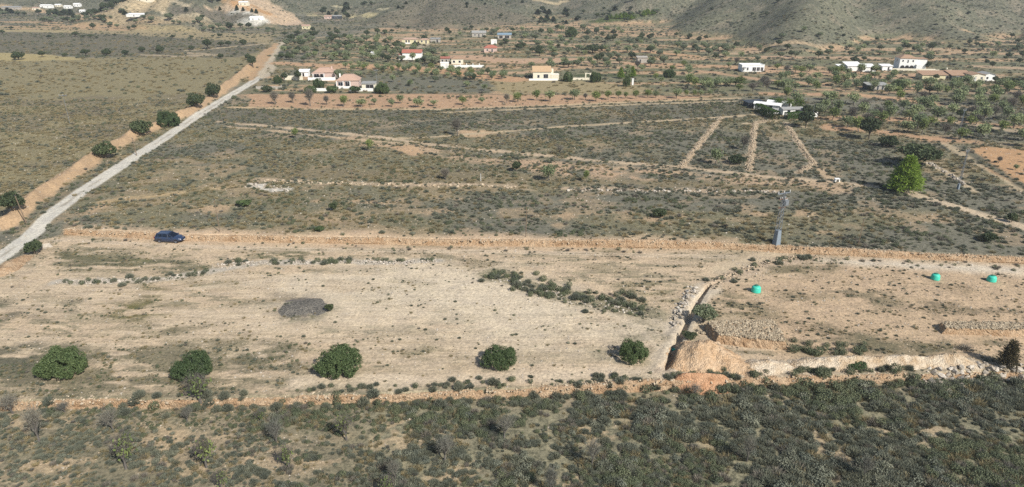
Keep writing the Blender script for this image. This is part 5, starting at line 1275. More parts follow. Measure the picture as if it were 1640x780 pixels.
house('hut', 'little grey block hut alone on an ochre terrace', 'hut', 1029, 101, 5.2, 4.5, 2.8, 0, 'plaster', ('mono', 'plaster', .3), [('f', -1.2, 1.1, 1.0, 1.9, 'shade')])
# right-hand buildings
def ex_flat(t, rf, w, d, h):
    part(t, 'pergola_canopy', 'awning', ((-4.2, -d / 2 - 1.6, 2.5), (2.2, 2.4, .08))); part(t, 'pergola_post', 'white', ((-5.1, -d / 2 - 2.7, 1.2), (.12, .12, 2.5)), ((-3.3, -d / 2 - 2.7, 1.2), (.12, .12, 2.5)))
house('bungalow', 'long flat-roofed white bungalow with dark arched terrace openings', 'house', 1206, 115, 11, 6, 3.0, 0, 'white', ('flat', 'white', 0), [('f', -2.6, 1.4, 1.0, 1.4), ('f', .6, 1.3, 1.8, 1.9, 'shade'), ('f', 2.6, 1.3, 1.6, 1.9, 'shade'), ('f', 4.4, 1.3, 1.4, 1.9, 'shade')], ex_flat)
def arch_face(t, w, d, n, x0, dx, r, z0):
    for i in range(n):
        m = MB(); c = x0 + i * dx; P = [(c - r, z0), (c + r, z0)] + [(c + r * math.cos(a), z0 + 1.3 + r * math.sin(a)) for a in np.linspace(0, math.pi, 9)]
        k = len(P); V = [(x, -d / 2 - .05, z) for x, z in P] + [(x, -d / 2 - .35, z) for x, z in P]
        i_ = np.arange(k); j_ = (i_ + 1) % k; m.add(V, np.stack([i_, j_, j_ + k, i_ + k], 1), [(k, k + q, k + q + 1) for q in range(1, k - 1)]); m.build('arch_opening', M['shade'], t)
def ex_villa(t, rf, w, d, h):
    arch_face(t, w, d, 3, -w / 2 + 1.6, 2.15, .85, .1)
    part(t, 'side_wing', 'white', ((w / 2 + 2.7, 1.0, 2.6), (5.2, d - 1, 5.2))); part(t, 'wing_roof', 'browntile', ((w / 2 + 2.7, 1.0, 5.3), (5.7, d - .4, .22)))
    part(t, 'stair_block', 'white', ((w / 2 + .9, -d / 2 - .6, 1.4), (2.4, 1.4, 2.8))); part(t, 'terrace_wall', 'cream', ((2, -d / 2 - 3.2, .5), (20, .3, 1.2)))
    m = MB(); q = [(-2.4, -2.9, .35), (2.6, -2.9, .35), (2.2, -1.0, 1.05), (-2.0, -1.0, 1.05)]; m.hexa([(x, y, h + z) for x, y, z in q] + [(x, y, h + z + .08) for x, y, z in q]); m.build('solar_panel', M['solar'], rf)
house('villa', 'large white two-storey villa with three dark ground-floor arches and roof solar panels', 'villa', 1453, 112, 8, 7.5, 5.6, -8, 'white', ('hip', 'browntile', 1.4), [('f', -2.6, 4.4, .8, 1.0), ('f', -.2, 4.2, .7, 1.5), ('f', 2.2, 4.4, .8, 1.0), ('l', 0, 4.2, 1.0, 1.2)], ex_villa)
house('long_shed', 'long low white building with plain white roof left of the villa', 'building', 1369, 114, 7, 6, 2.4, 0, 'white', ('mono', 'white', 1.3), [('f', -2.0, 1.1, .8, 1.0)])
house('long_shed', 'lower white annex continuing right from the long white building', 'building', 1392, 115, 6.5, 5, 2.2, 0, 'white', ('mono', 'white', .9), [('f', 1.2, 1.0, .9, 1.8, 'shade')])
house('shed', 'white flat shed between the dark bush and the villa', 'shed', 1421, 113, 5, 4, 2.1, 0, 'white', ('mono', 'white', .5), [('f', .6, 1.0, .9, 1.7, 'shade')])
house('shed', 'small white shed at the dark bush end of the long white building', 'shed', 1349, 113, 3.4, 4, 2.0, 0, 'white', ('mono', 'white', .5), [('f', .4, .95, .8, 1.7, 'shade')])
part(thing('garden_wall', 'long cream terrace wall right of the white villa', 'wall', at([(1497, 116)])[0]), 'wall_run', 'cream', ((0, 0, .5), (14, .3, 1.2)), ((5.5, 1.2, .9), (.4, .4, 1.8)))
house('outbuilding', 'long pale yellow wall building with brown tiled roof', 'building', 1500, 128, 13, 6, 2.1, -2, 'yellow', ('mono', 'browntile', 1.2), [('f', 4.6, 1.0, 1.0, 1.7, 'shade')])
house('outbuilding', 'brown roofed barn with a dark front beside the pale yellow building', 'barn', 1541, 129, 9.5, 6.5, 2.2, -2, 'darksheet', ('mono', 'browntile', 1.4), [('f', -2, 1.0, 1.6, 1.8, 'shade'), ('f', 1.6, 1.0, 1.6, 1.8, 'shade')])
house('cottage', 'cream cottage with one dark window at the end of the brown barn', 'house', 1566, 131, 6.4, 6, 3.0, -2, 'cream', ('gabley', 'browntile', .7), [('f', 1.6, 1.7, .9, .9), ('f', -1.2, 1.1, 1.0, 1.9, 'frame')])
house('cottage', 'white house with grey roof behind a dark tree, last of the yellow and cream group', 'house', 1584, 130, 5.2, 6, 2.8, -2, 'white', ('gabley', 'greyroof', .8), [('f', -.8, 1.4, 1.0, 1.1)])
house('shed', 'dark sheet-clad shed with four pale openings in the orchard below the villa', 'shed', 1406, 145, 8.4, 5, 2.1, -2, 'darksheet', ('mono', 'greyroof', .5), [('f', -3.0, 1.0, 1.2, 1.5, 'plaster'), ('f', -1.1, 1.0, 1.2, 1.5, 'plaster'), ('f', .9, 1.0, 1.2, 1.5, 'plaster'), ('f', 2.9, 1.0, 1.2, 1.5, 'plaster')])
# mobile homes behind hedges
def ex_mob(t, rf, w, d, h):
    part(t, 'skirting', 'plaster', ((0, 0, .2), (w + .08, d + .08, .4)))
house('mobile_home', 'long white mobile home with its grey end beside a dark shed', 'mobile home', 1227, 177, 9.0, 3.2, 2.2, -30, 'white', ('gable', 'white', .45), [('f', -2.6, 1.5, 1.2, .9), ('f', 1.4, 1.5, 1.2, .9), ('l', 0, 1.4, 1.2, 1.0)], ex_mob)
house('mobile_home', 'second white mobile home, behind and parallel to the long one', 'mobile home', 1246, 174, 8.0, 3.0, 2.2, -30, 'white', ('gable', 'white', .4), [('f', 0, 1.5, 1.3, 1.0)], ex_mob)
house('mobile_home', 'white mobile home with bluish roof edge behind the trimmed hedge', 'mobile home', 1270, 185, 7.4, 3.4, 2.2, 6, 'white', ('gable', 'greyroof', .4), [('f', -1.6, 1.5, 1.2, .9), ('f', 1.4, 1.5, 1.2, .9)], ex_mob)
house('shed', 'dark sheet shed at the corner of the mobile home plot', 'shed', 1211, 172, 6.5, 3.5, 1.8, 14, 'darksheet', ('mono', 'darksheet', .3), [('f', -1.6, .9, .9, 1.5, 'shade')])
part(thing('garden_wall', 'low white wall with gate pillars among the mobile home hedges', 'wall', at([(1257, 188)])[0]), 'wall_run', 'white', ((0, 0, .7), (.5, .5, 1.5)), ((-3.2, 1.6, 1.0), (3.6, .25, .5)), ((9, 1, .9), (2.2, .3, 1.9)))
def hedge(label, px, hh, wd, seed):
    g = np.random.default_rng(seed); P = at(px); x, y, nx, ny, s_ = along(P, .2); m = int(s_[-1] * 330); k = g.integers(0, len(x), m); o = (g.random(m) * 2 - 1); f = g.random(m)
    o = np.where(g.random(m) < .55, np.sign(o) * (.9 + .15 * g.random(m)), o); f = np.where(np.abs(o) < .9, .92 + .12 * g.random(m), f)
    C = np.stack([x[k] + nx[k] * o * wd / 2, y[k] + ny[k] * o * wd / 2, height(x[k], y[k]) + f * hh], 1)
    V, Q = quads(C, np.stack([nx[k] * o, ny[k] * o, f], 1) + .5 * g.normal(size=(m, 3)), .17, .1, g); c = np.array([x[0], y[0], 0])
    o_ = link('hedge', mesh_np('hedge', V - c, [Q], [M['hedge']])); o_.location = [float(q) for q in c]; BLD_CLEAR.extend([(x[i], y[i], 2.0) for i in range(0, len(x), 8)]); return tag(o_, label, 'hedge')
hedge('tall trimmed green hedge running along the long mobile home', [(1213, 178), (1225, 184), (1243, 192)], 2.4, 2.0, 1)
hedge('trimmed green hedge in front of the bluish-edged mobile home', [(1258, 191), (1270, 190), (1281, 188)], 1.9, 1.6, 2)
hedge('dark clipped hedge behind the mobile homes', [(1232, 166), (1244, 168), (1252, 170)], 1.8, 1.4, 3)
for b, lab in (((1240, 157, 1254, 174), 'palm behind the mobile homes next to the dark hedge'), ((1256, 158, 1270, 176), 'middle palm of the three at the mobile homes'), ((1272, 158, 1286, 180), 'palm nearest the dark round evergreen at the mobile homes')): place('palm_tree', b, lab, 'palm')
place('olive_tree', (1296, 166, 1322, 192), 'large green tree at the end of the mobile home plot', 'tree')
place('evergreen_tree', (1284, 168, 1300, 186), 'dark tree behind the white wall of the mobile home plot', 'tree')
# garden trees round the houses
for k, b, lab, cat in (('carob_tall', (501, 126, 520, 141), 'bright green round tree in front of the pink terrace house', 'tree'), ('carob_loose', (487, 138, 508, 149), 'yellow-green bush on the orange strip edge', 'bush'), ('green_bush', (522, 138, 543, 149), 'green garden bush left of the solar-panel bungalow', 'bush'), ('green_bush', (559, 138, 579, 149), 'dense green bush before the pink wall of the solar-panel bungalow', 'bush'),
                       ('carob', (600, 133, 626, 150), 'wide dark green tree at the garage', 'tree'), ('olive_tree', (535, 112, 550, 128), 'olive-green tree right of the pink terrace house', 'tree'), ('olive_tree', (564, 114, 582, 128), 'grey-green tree behind the solar-panel bungalow', 'tree'), ('evergreen_tree', (472, 113, 484, 130), 'dark garden tree in front of the white-roofed shed', 'tree'),
                       ('carob_tall', (438, 121, 452, 134), 'green tree by the pale boundary wall', 'tree'), ('evergreen_bush', (418, 137, 437, 148), 'dark bush at the bend of the white road', 'bush'), ('evergreen_tree', (450, 117, 462, 131), 'dark little tree beside the paved yard', 'tree'),
                       ('evergreen_tree', (607, 86, 619, 96), 'dark tree left of the red-roofed house', 'tree'), ('olive_tree', (680, 90, 706, 104), 'spreading green tree right of the red-roofed house', 'tree'), ('carob_tall', (664, 93, 682, 99), 'low dark shrubs at the foot of the red-roofed house', 'shrub'), ('evergreen_tree', (776, 110, 786, 120), 'dark round tree at the corner of the green field', 'tree'), ('olive_tree', (742, 116, 764, 128), 'light green tree left of the round dry field', 'tree'), ('evergreen_tree', (756, 118, 764, 132), 'dark slim tree beside the light green one', 'tree'),
                       ('carob_tall', (901, 116, 918, 131), 'bushy green tree hugging the cream house wing', 'tree'), ('carob', (944, 116, 964, 132), 'broad bright green tree along the round dry field', 'tree'), ('pine_tree', (988, 109, 1000, 126), 'pointed green pine in the tree line', 'pine'), ('pine_tree', (1006, 107, 1019, 124), 'second pointed pine of the tree line', 'pine'), ('carob_tall', (997, 122, 1010, 139), 'rounded green tree by the lone gate pillar', 'tree'), ('carob', (1060, 112, 1082, 124), 'bright dome-shaped tree in the dark hedge line', 'tree'),
                       ('olive_tree', (901, 97, 919, 109), 'big dark tree on the terrace behind the cream house', 'tree'), ('evergreen_tree', (936, 72, 962, 86), 'pair of big dark crowns on the middle terrace', 'tree'), ('evergreen_tree', (949, 88, 964, 100), 'dark round tree below the pair of crowns', 'tree'), ('olive_tree', (970, 85, 984, 97), 'grey-green tree next to the dark round one', 'tree'), ('carob_tall', (905, 44, 925, 60), 'bright tree clump on the slope by the pale track', 'tree'),
                       ('evergreen_bush', (1441, 108, 1452, 114), '', ''), ('evergreen_tree', (1376, 107, 1385, 116), 'dark bush before the long white building', 'bush'), ('evergreen_tree', (1394, 106, 1410, 117), 'big dark bush between the white annex and the flat shed', 'bush'), ('evergreen_bush', (1331, 106, 1349, 115), 'dark bush at the end of the small white shed', 'bush'), ('evergreen_tree', (1504, 110, 1516, 118), 'dark tree on the cream terrace wall', 'tree'), ('carob_tall', (1424, 128, 1448, 146), 'bright green tree beside the dark sheet shed', 'tree'), ('evergreen_bush', (1387, 138, 1398, 146), 'bush at the end of the dark sheet shed', 'bush'),
                       ('evergreen_tree', (1493, 119, 1503, 129), 'dark tree in front of the pale yellow building', 'tree'), ('evergreen_bush', (1525, 124, 1546, 134), 'dark bushes between the yellow building and the barn', 'bush'), ('evergreen_tree', (1588, 122, 1598, 133), 'dark tree hiding part of the last white house', 'tree'), ('evergreen_bush', (1602, 124, 1640, 136), 'wide dark shrubbery past the last white house', 'shrub'), ('evergreen_tree', (1480, 99, 1490, 112), 'dark tree behind the villa wing', 'tree'), ('evergreen_tree', (1564, 140, 1578, 154), 'dark evergreen in the orchard below the barn', 'tree'), ('evergreen_tree', (1480, 138, 1496, 150), 'dark spreading tree in the orchard below the yellow building', 'tree'),
                       ('evergreen_tree', (640, 86, 646, 96), '', ''), ('evergreen_tree', (445, 86, 456, 96), 'dark tree at the upper track, lower of two', 'tree'), ('evergreen_bush', (456, 84, 470, 96), 'dark bush beside the upper track trees', 'bush'), ('evergreen_tree', (460, 55, 474, 67), 'dark tree at the top of the upper track', 'tree'), ('evergreen_tree', (492, 50, 512, 61), 'big dark tree clump beyond the regular orchard', 'tree'), ('evergreen_tree', (532, 55, 543, 65), 'dark tree right of the big clump beyond the orchard', 'tree'), ('evergreen_tree', (1530, 175, 1546, 190), 'dark orchard tree near the far power pole', 'tree')):
    if lab: place(k, b, lab, cat)
# far settlement under the hills
FAR = [(16, 17, 26, 6, 3.2, 'plaster', 'greyroof', 'long grey far shed at the edge of the far settlement'), (72, 15, 16, 7, 4, 'white', 'white', 'long white far house on the pale slope, first of the white ones'), (107, 16, 10, 6, 3.4, 'white', 'white', 'white far house beside a dark tree'), (122, 13, 9, 6, 4.2, 'white', 'white', 'taller white far house with two storeys'), (131, 22, 7, 5, 2.6, 'white', 'white', 'tiny white far cabin below the dark trees'), (56, 18, 8, 6, 3, 'cream', 'tile', 'small cream far house on tan ground'),
       (92, 13, 8, 6, 3, 'cream', 'white', 'cream far house between the white ones'), (226, 29.5, 34, 8, 2.4, 'white', 'white', 'very long low white far greenhouse under the tan slope'), (389, 12, 10, 7, 4, 'cream', 'white', 'pale building on the quarry slope'), (410, 36, 14, 7, 3.4, 'white', 'white', 'white quarry building at the foot of the tan slope'), (489, 47, 8, 6, 3.4, 'yellow', 'tile', 'yellow far house at the tip of the quarry slope'), (525, 33, 9, 6, 3.4, 'pink', 'tile', 'lone pinkish far farmhouse on the plain'),
       (229, 6, 18, 9, 5, 'cream', 'greyroof', 'large pale quarry works on the tan hillside')]
HS = .66
for px, py, w, d, h, wl, rf, lab in FAR: house('far_house', lab, 'building', px, py, w, d, h, random.uniform(-4, 4), wl, ('gable' if w < 20 else 'mono', rf, 1.0), [('f', -w * .25, h * .5, 1.2, 1.3), ('f', w * .22, h * .5, 1.2, 1.3)])
house('shed', 'dark far barn beside the pinkish farmhouse on the plain', 'barn', 538, 33, 12, 7, 3.4, 0, 'darksheet', ('mono', 'greyroof', .8), [('f', 0, 1.3, 3, 2.4, 'shade')])
tick('houses')

# ------------------------------------------------------------------ plant the orchards
clear = np.array(BLD_CLEAR); GRP = {}
def blocked(x, y): return bool((np.hypot(clear[:, 0] - x, clear[:, 1] - y) < clear[:, 2]).any())
SPOTS = [s for s in SPOTS if not blocked(s[0], s[1])]
NIND = 270
for s in SPOTS[:NIND]:
    z = ground_z(s[0], s[1]); big = far_of(s) * F > 11
    dark = s[4] in ('evergreen_tree', 'olive_tree')
    lab = ('dark rounded tree' if dark else 'bare-branched almond tree' if s[4].startswith('bare') else 'light green almond tree') + ' in the ' + ON[s[5]]
    put_plant(s[4], (s[0], s[1], z), s[2], s[3], lab, 'tree' if dark else 'almond tree', ('trees: ' if dark else 'bare almonds: ' if s[4].startswith('bare') else 'almonds: ') + ON[s[5]], None, big)
rest = SPOTS[NIND:]
ks = sorted(set(s[4] for s in rest))
scatter('distant_orchard_trees', np.array([(s[0], s[1], ground_z(s[0], s[1])) for s in rest]), [s[2] / KIND[s[4]]['w'] for s in rest], [random.random() * 6.28 for s in rest], [ks.index(s[4]) for s in rest], ks)
# evergreens dotted over the terraces and the hills
def dotted(px, n, label, group, kinds, wr, cat='tree', name=None):
    P = at(px)[:, :2]; lo, hi = P.min(0), P.max(0); k = 0
    while k < n:
        q = lo + (hi - lo) * rng.random(2); ins = False; j = len(P) - 1
        for i in range(len(P)):
            if (P[i][1] > q[1]) != (P[j][1] > q[1]) and q[0] < (P[j][0] - P[i][0]) * (q[1] - P[i][1]) / (P[j][1] - P[i][1]) + P[i][0]: ins = not ins
            j = i
        if not ins or blocked(*q) or vnoise(np.array([q[0] / 40]), np.array([q[1] / 25]), 77)[0] < .38: continue
        w = .72 * rng.uniform(*wr); put_plant(random.choice(kinds), (q[0], q[1], ground_z(*q)), w, w * rng.uniform(.7, 1.0), label, cat, group, name, False); k += 1
dotted([(640, 46), (830, 42), (1230, 66), (1230, 98), (700, 78)], 28, 'dark evergreen dotted over the terraces between the small hill and the cream house', 'evergreens on the middle terraces', ('evergreen_tree', 'evergreen_bush'), (3.0, 5.5), name='terrace_evergreen')
dotted([(1230, 70), (1640, 62), (1640, 125), (1230, 110)], 28, 'dark evergreen bush dotted along the foot of the large hill', 'evergreens at the foot of the large hill', ('evergreen_tree', 'evergreen_bush'), (2.6, 4.6), name='hillfoot_evergreen')
dotted([(450, 48), (640, 46), (640, 62), (450, 66)], 18, 'dark evergreen on the plain below the small hill', 'evergreens on the plain below the small hill', ('evergreen_tree',), (3.4, 6), name='plain_evergreen')
dotted([(0, 20), (250, 24), (470, 46), (470, 54), (250, 44), (0, 34)], 44, 'dark green tree in the tree belt beyond the dry field', 'tree belt beyond the dry field', ('evergreen_tree', 'olive_tree'), (4, 7.5), name='belt_tree')
dotted([(0, 4), (200, 4), (240, 22), (0, 22)], 34, 'dark pine among the far settlement houses', 'pines in the far settlement', ('dark_pine', 'evergreen_tree'), (5, 9), name='far_pine')
dotted([(600, 2), (850, 2), (900, 40), (620, 40)], 20, 'dark pine dotted on the small hill', 'pines on the small hill', ('dark_pine', 'evergreen_tree'), (3, 5.5), name='hill_pine')
dotted([(860, 10), (1030, 4), (1000, 40), (850, 44)], 34, 'green pine in the wooded gully beside the large hill', 'pines in the gully', ('dark_pine', 'evergreen_tree'), (4, 7.5), name='gully_pine')
dotted([(960, 37), (985, 28), (1058, 24), (1010, 33)], 24, 'bright green pine in the small plantation on the large hill flank', 'pine plantation on the hill flank', ('pine_tree', 'olive_tree'), (4, 6.5), name='plantation_pine')
dotted([(1100, 4), (1560, 4), (1600, 50), (1200, 60), (1080, 40)], 26, 'small dark juniper on the large bare hill', 'junipers on the large hill', ('evergreen_bush',), (2.2, 4), 'bush', name='juniper')
dotted([(420, 2), (600, 2), (600, 24), (500, 24)], 22, 'dark pine on the far grey-green slope', 'pines on the far slope', ('dark_pine', 'evergreen_tree'), (4, 8), name='slope_pine')
for x, y, w, h in ((340, 8, 8, 18), (351, 4, 7, 7), (353, 19, 5, 6), (380, 19, 6, 8), (390, 20, 5, 6), (404, 22, 5, 6), (411, 24, 6, 7), (299, 21, 7, 7), (180, 17, 9, 12), (172, 4, 9, 8)):
    place('cypress' if h > 9 else 'dark_pine', (x - w / 2, y - h, x + w / 2, y), 'dark conifer standing on the quarry slope', 'conifer', 'conifers on the quarry slope', 0, 'quarry_conifer', False)

# shrubs one can tell apart on the sand and along the walls
def shrub_row(px, n, spread, wr, label, group, kinds, seed, hfac=.62, name='shrub'):
    g = np.random.default_rng(seed); x, y, nx, ny, s_ = along(at(px), .2)
    for i in range(n):
        k = int(g.integers(0, len(x))); o = g.normal() * spread; w = g.uniform(*wr); X, Y = x[k] + nx[k] * o, y[k] + ny[k] * o
        kd = kinds[int(g.integers(0, len(kinds)))]; put_plant(kd, (X, Y, ground_z(X, Y) - .03), w, w * hfac * g.uniform(.8, 1.3), label, 'shrub', group, name, False)
SG = ('scrub_grey', 'scrub_olive')
shrub_row([(1062, 604), (1110, 602), (1175, 600)], 18, .35, (.5, 1.1), 'dark shrub in the gap between the tan heap and the orange earth fan', 'shrubs between heap and earth fan', SG, 13)
shrub_row([(100, 453), (180, 451), (262, 447), (332, 436)], 34, .8, (.4, 1.25), 'dark shrub in the broken stone row at the road end of the plot', 'shrubs in the broken stone row', ('scrub_olive', 'scrub_grey'), 1)
shrub_row([(350, 424), (420, 420), (520, 418), (640, 420), (700, 416)], 44, .7, (.4, 1.2), 'dark shrub along the long white stone row', 'shrubs along the long stone row', ('scrub_olive', 'scrub_olive', 'scrub_grey'), 2)
shrub_row([(785, 440), (830, 452), (900, 470), (960, 480), (1035, 498)], 118, 1.3, (.6, 1.4), 'dark grey-green shrub in the thick brush strip across the plot', 'shrubs of the brush strip', ('scrub_olive', 'scrub_olive', 'scrub_grey'), 3)
shrub_row([(1136, 455), (1180, 436), (1240, 418), (1310, 408)], 22, 1.0, (.5, 1.3), 'brown-green shrub along the crumbled wall above the trench', 'shrubs along the crumbled wall', SG, 4)
shrub_row([(1250, 556), (1290, 560), (1340, 562), (1400, 563)], 26, 1.0, (.7, 1.5), 'dark shrub in the hollow behind the tan heap and marl bank', 'shrubs behind the marl bank', ('scrub_olive',), 5)
shrub_row([(470, 622), (640, 620), (760, 614), (900, 610), (1080, 602)], 70, .5, (.35, .9), 'grey shrub on top of the front stone wall', 'shrubs on top of the front wall', ('scrub_grey', 'scrub_grey', 'scrub_olive'), 6, .7, name='wall_shrub')
shrub_row([(1170, 599), (1300, 595), (1460, 590)], 38, .4, (.45, 1.0), 'dark shrub between the marl bank and the front wall', 'shrubs by the marl bank foot', SG, 7)
shrub_row([(60, 655), (250, 655), (500, 650), (800, 640), (1080, 628)], 85, .6, (.5, 1.35), 'grey shrub leaning against the foot of the front wall', 'shrubs at the front wall foot', ('scrub_grey', 'scrub_olive', 'scrub_grey', 'scrub_grey'), 8, .75, name='wall_shrub')
shrub_row([(1175, 622), (1400, 615), (1640, 618)], 60, .6, (.7, 1.4), 'dark grey shrub below the front wall past the orange earth fan', 'shrubs below the wall past the earth fan', SG, 9, .8, name='wall_shrub')
shrub_row([(560, 155), (680, 156), (800, 157), (830, 163)], 40, 2.2, (.6, 1.5), 'dark shrub on the rough upper edge of the ploughed orange strip', 'shrubs on the orange strip edge', ('scrub_olive',), 12, name='strip_shrub')
shrub_row([(140, 386), (500, 395), (900, 402), (1180, 406)], 40, .7, (.3, .8), 'small brown weed clump at the foot of the back wall', 'weed clumps at the back wall foot', ('scrub_olive', 'dead_shrub'), 10, name='weed_clump')
shrub_row([(1300, 416), (1480, 424), (1640, 430)], 26, .8, (.4, .9), 'dark weed clump on the pale track by the tanks', 'weed clumps on the pale track', ('scrub_olive', 'dead_shrub'), 11, name='weed_clump')
for i, (x, y, w) in enumerate(((1402, 577, 14), (1370, 575, 10), (1440, 577, 12), (1476, 577, 16), (1493, 578, 12), (1510, 576, 9), (1545, 560, 18))):
    place('scorched_conifer' if i == 3 else 'dead_shrub', (x - w / 2, y - w * .6, x + w / 2, y), 'brown dead shrub on the whitish marl bank', 'shrub', 'dead shrubs on the marl bank', 0, 'dead_shrub', False)
tick('planting')

# ------------------------------------------------------------------ car, tanks, poles
def car():
    p = at([(274, 386)])[0]
    t = thing('parked_car', 'dark blue SUV with roof rails parked on the sand by the back wall', 'car', p, math.radians(-6)); t.scale = (1.03, 1.0, .94)
    def loft(secs, name, mat, smooth_=True):
        m = MB(); n = len(secs[0]); V = np.concatenate([np.array(s) for s in secs]); Q = []
        i = np.arange(n); j = (i + 1) % n
        for k in range(len(secs) - 1): Q.append(np.stack([i + k * n, j + k * n, j + (k + 1) * n, i + (k + 1) * n], 1))
        m.add(V, np.concatenate(Q), [(0, q, q + 1) for q in range(1, n - 1)] + [((len(secs) - 1) * n, (len(secs) - 1) * n + q + 1, (len(secs) - 1) * n + q) for q in range(1, n - 1)])
        return m.build(name, M[mat], t, smooth_)
    def ring(x, hw, z0, z1, sh):
        return [(x, -hw * .93, z0), (x, hw * .93, z0), (x, hw, z0 + .18), (x, hw, z0 + (z1 - z0) * .62), (x, hw - sh * .35, z1 - .05), (x, hw - sh, z1), (x, -hw + sh, z1), (x, -hw + sh * .35, z1 - .05), (x, -hw, z0 + (z1 - z0) * .62), (x, -hw, z0 + .18)]
    loft([ring(-2.36, .72, .55, .90, .12), ring(-2.30, .86, .42, 1.02, .1), ring(-2.1, .92, .32, 1.10, .1), ring(-1.2, .94, .28, 1.10, .1), ring(.2, .94, .28, 1.08, .1), ring(1.0, .93, .28, 1.07, .14), ring(1.5, .92, .30, 1.03, .18), ring(2.0, .88, .34, .95, .22), ring(2.28, .78, .42, .84, .2), ring(2.38, .62, .48, .74, .14)], 'body', 'carpaint')
    def cab(x, hw, z): return x, hw, z
    base = [(-2.12, .86, 1.07), (1.02, .86, 1.06)]; roof = [(-1.86, .66, 1.66), (.02, .66, 1.68)]
    g = MB(); V = [(-2.12, -.86, 1.06), (1.05, -.86, 1.05), (1.05, .86, 1.05), (-2.12, .86, 1.06), (-1.84, -.66, 1.62), (.12, -.66, 1.64), (.12, .66, 1.64), (-1.84, .66, 1.62)]; g.hexa(V); gl = g.build('cabin_glass', M['carglass'], t)
    r = MB(); V = [(-1.98, -.69, 1.60), (.10, -.69, 1.62), (.10, .69, 1.62), (-1.98, .69, 1.60), (-1.80, -.60, 1.70), (-.10, -.60, 1.71), (-.10, .60, 1.71), (-1.80, .60, 1.70)]; r.hexa(V); rf = r.build('roof', M['carpaint'], t)
    for s in (-1, 1):
        m = MB(); m.tube((1.08, s * .87, 1.05), (.10, s * .675, 1.64), .045, .04, 5); m.tube((.14, s * .885, 1.06), (-.06, s * .69, 1.62), .04, .035, 5); m.tube((-.85, s * .885, 1.06), (-.88, s * .69, 1.62), .045, .04, 5); m.tube((-2.12, s * .86, 1.06), (-1.86, s * .67, 1.62), .07, .06, 5); m.tube((-1.62, s * .885, 1.06), (-1.58, s * .69, 1.62), .06, .05, 5); m.build('pillar_trim', M['carpaint'], t)
        m = MB(); m.tube((-1.7, s * .58, 1.77), (-.2, s * .58, 1.77), .028, .028, 6)
        for x in (-1.6, -.95, -.3): m.tube((x, s * .58, 1.69), (x, s * .58, 1.77), .02, .02, 5)
        m.build('roof_rail', M['chrome'], t)
        m = MB(); m.box((.86, s * 1.02, 1.12), (.16, .2, .13)); m.tube((.9, s * .88, 1.08), (.88, s * .98, 1.1), .025); m.build('wing_mirror', M['carpaint'], t)
        MB().hexa([(2.08, s * .58, .74), (2.30, s * .58, .70), (2.20, s * .80, .70), (1.98, s * .86, .74), (2.02, s * .58, .90), (2.20, s * .58, .84), (2.12, s * .78, .84), (1.92, s * .84, .90)]).build('headlight', M['lamp'], t)
        MB().box((-2.30, s * .72, .92), (.12, .3, .22)).build('tail_light', M['redlamp'], t)
        MB().box((0, s * .945, .34), (2.3, .05, .16)).build('side_sill', M['wheelarch'], t)
        for x in (-1.0, .05):
            MB().box((x - .05, s * .955, .98), (.2, .03, .05)).build('door_handle', M['chrome'], t)
        for x in (-1.42, 1.42):
            th = np.linspace(0, 2 * math.pi, 29)[:-1]
            def disc(prof, name, mat, par):
                m = MB(); m.lathe(prof, 24); V = m.V[0]; m.V = [np.stack([V[:, 0] + x, s * (.78 + V[:, 2]), V[:, 1] + .35], 1)]; return m.build(name, M[mat], par, True)
            w = disc([(.20, -.02), (.33, -.03), (.355, .02), (.355, .12), (.33, .16), (.22, .17), (.21, .12)], 'wheel', 'tyre', t); disc([(.0, .13), (.06, .14), (.07, .10), (.20, .10), (.215, .15), (.225, .15)], 'rim', 'rim', w)
            m = MB(); a = np.linspace(0, math.pi, 12); V = []
            for q in a: V += [(x + .44 * math.cos(q), s * .90, .35 + .44 * math.sin(q)), (x + .37 * math.cos(q), s * .955, .35 + .37 * math.sin(q)), (x + .45 * math.cos(q), s * .955, .35 + .45 * math.sin(q))]
            i = np.arange(11) * 3; m.add(V, np.concatenate([np.stack([i + 1, i + 4, i + 5, i + 2], 1), np.stack([i + 2, i + 5, i + 3, i], 1)])); m.build('wheel_arch', M['wheelarch'], t)
    MB().box((2.345, 0, .66), (.1, .9, .16)).build('grille', M['plastic'], t); MB().box((2.38, 0, .47), (.05, .5, .11)).build('number_plate', M['frame'], t)
    MB().box((-2.37, 0, .78), (.05, .5, .12)).build('number_plate', M['frame'], t); MB().hexa([(1.9, -.75, .34), (2.36, -.55, .38), (2.36, .55, .38), (1.9, .75, .34), (1.9, -.86, .44), (2.40, -.62, .48), (2.40, .62, .48), (1.9, .86, .44)]).build('bumper', M['wheelarch'], t)
car()

def tank(px, py, w, label, open_side=False):
    p = at([(px, py)])[0]; t = thing('water_tank', label, 'tank', p, random.random() * 3); s = w / 1.2; t.scale = (s, s, s)
    MB().lathe([(.0, .0), (.60, .0), (.62, .06), (.60, .12), (.61, .20), (.585, .24), (.60, .34), (.59, .42), (.56, .46), (.575, .56), (.54, .66), (.46, .76), (.34, .83), (.22, .86)], 30).build('tank_shell', M['turq'], t, True)
    MB().lathe([(.24, .85), (.25, .87), (.25, .93), (.20, .95), (.0, .955)], 20).build('lid', M['turqlid'], t, True)
    m = MB(); m.tube((.55, 0, .16), (.74, 0, .16), .05, .05, 8); m.build('outlet_pipe', M['plastic'], t)
tank(1210.5, 467, 1.35, 'turquoise plastic tank standing alone nearest the trench')
tank(1497.5, 447, 1.25, 'turquoise plastic tank on bare sand, middle one of the three big tanks')
tank(1587.5, 450, 1.25, 'turquoise plastic tank at the far end of the bare sand')
tank(1077, 563, .7, 'small green plastic drum at the edge of the open trench')

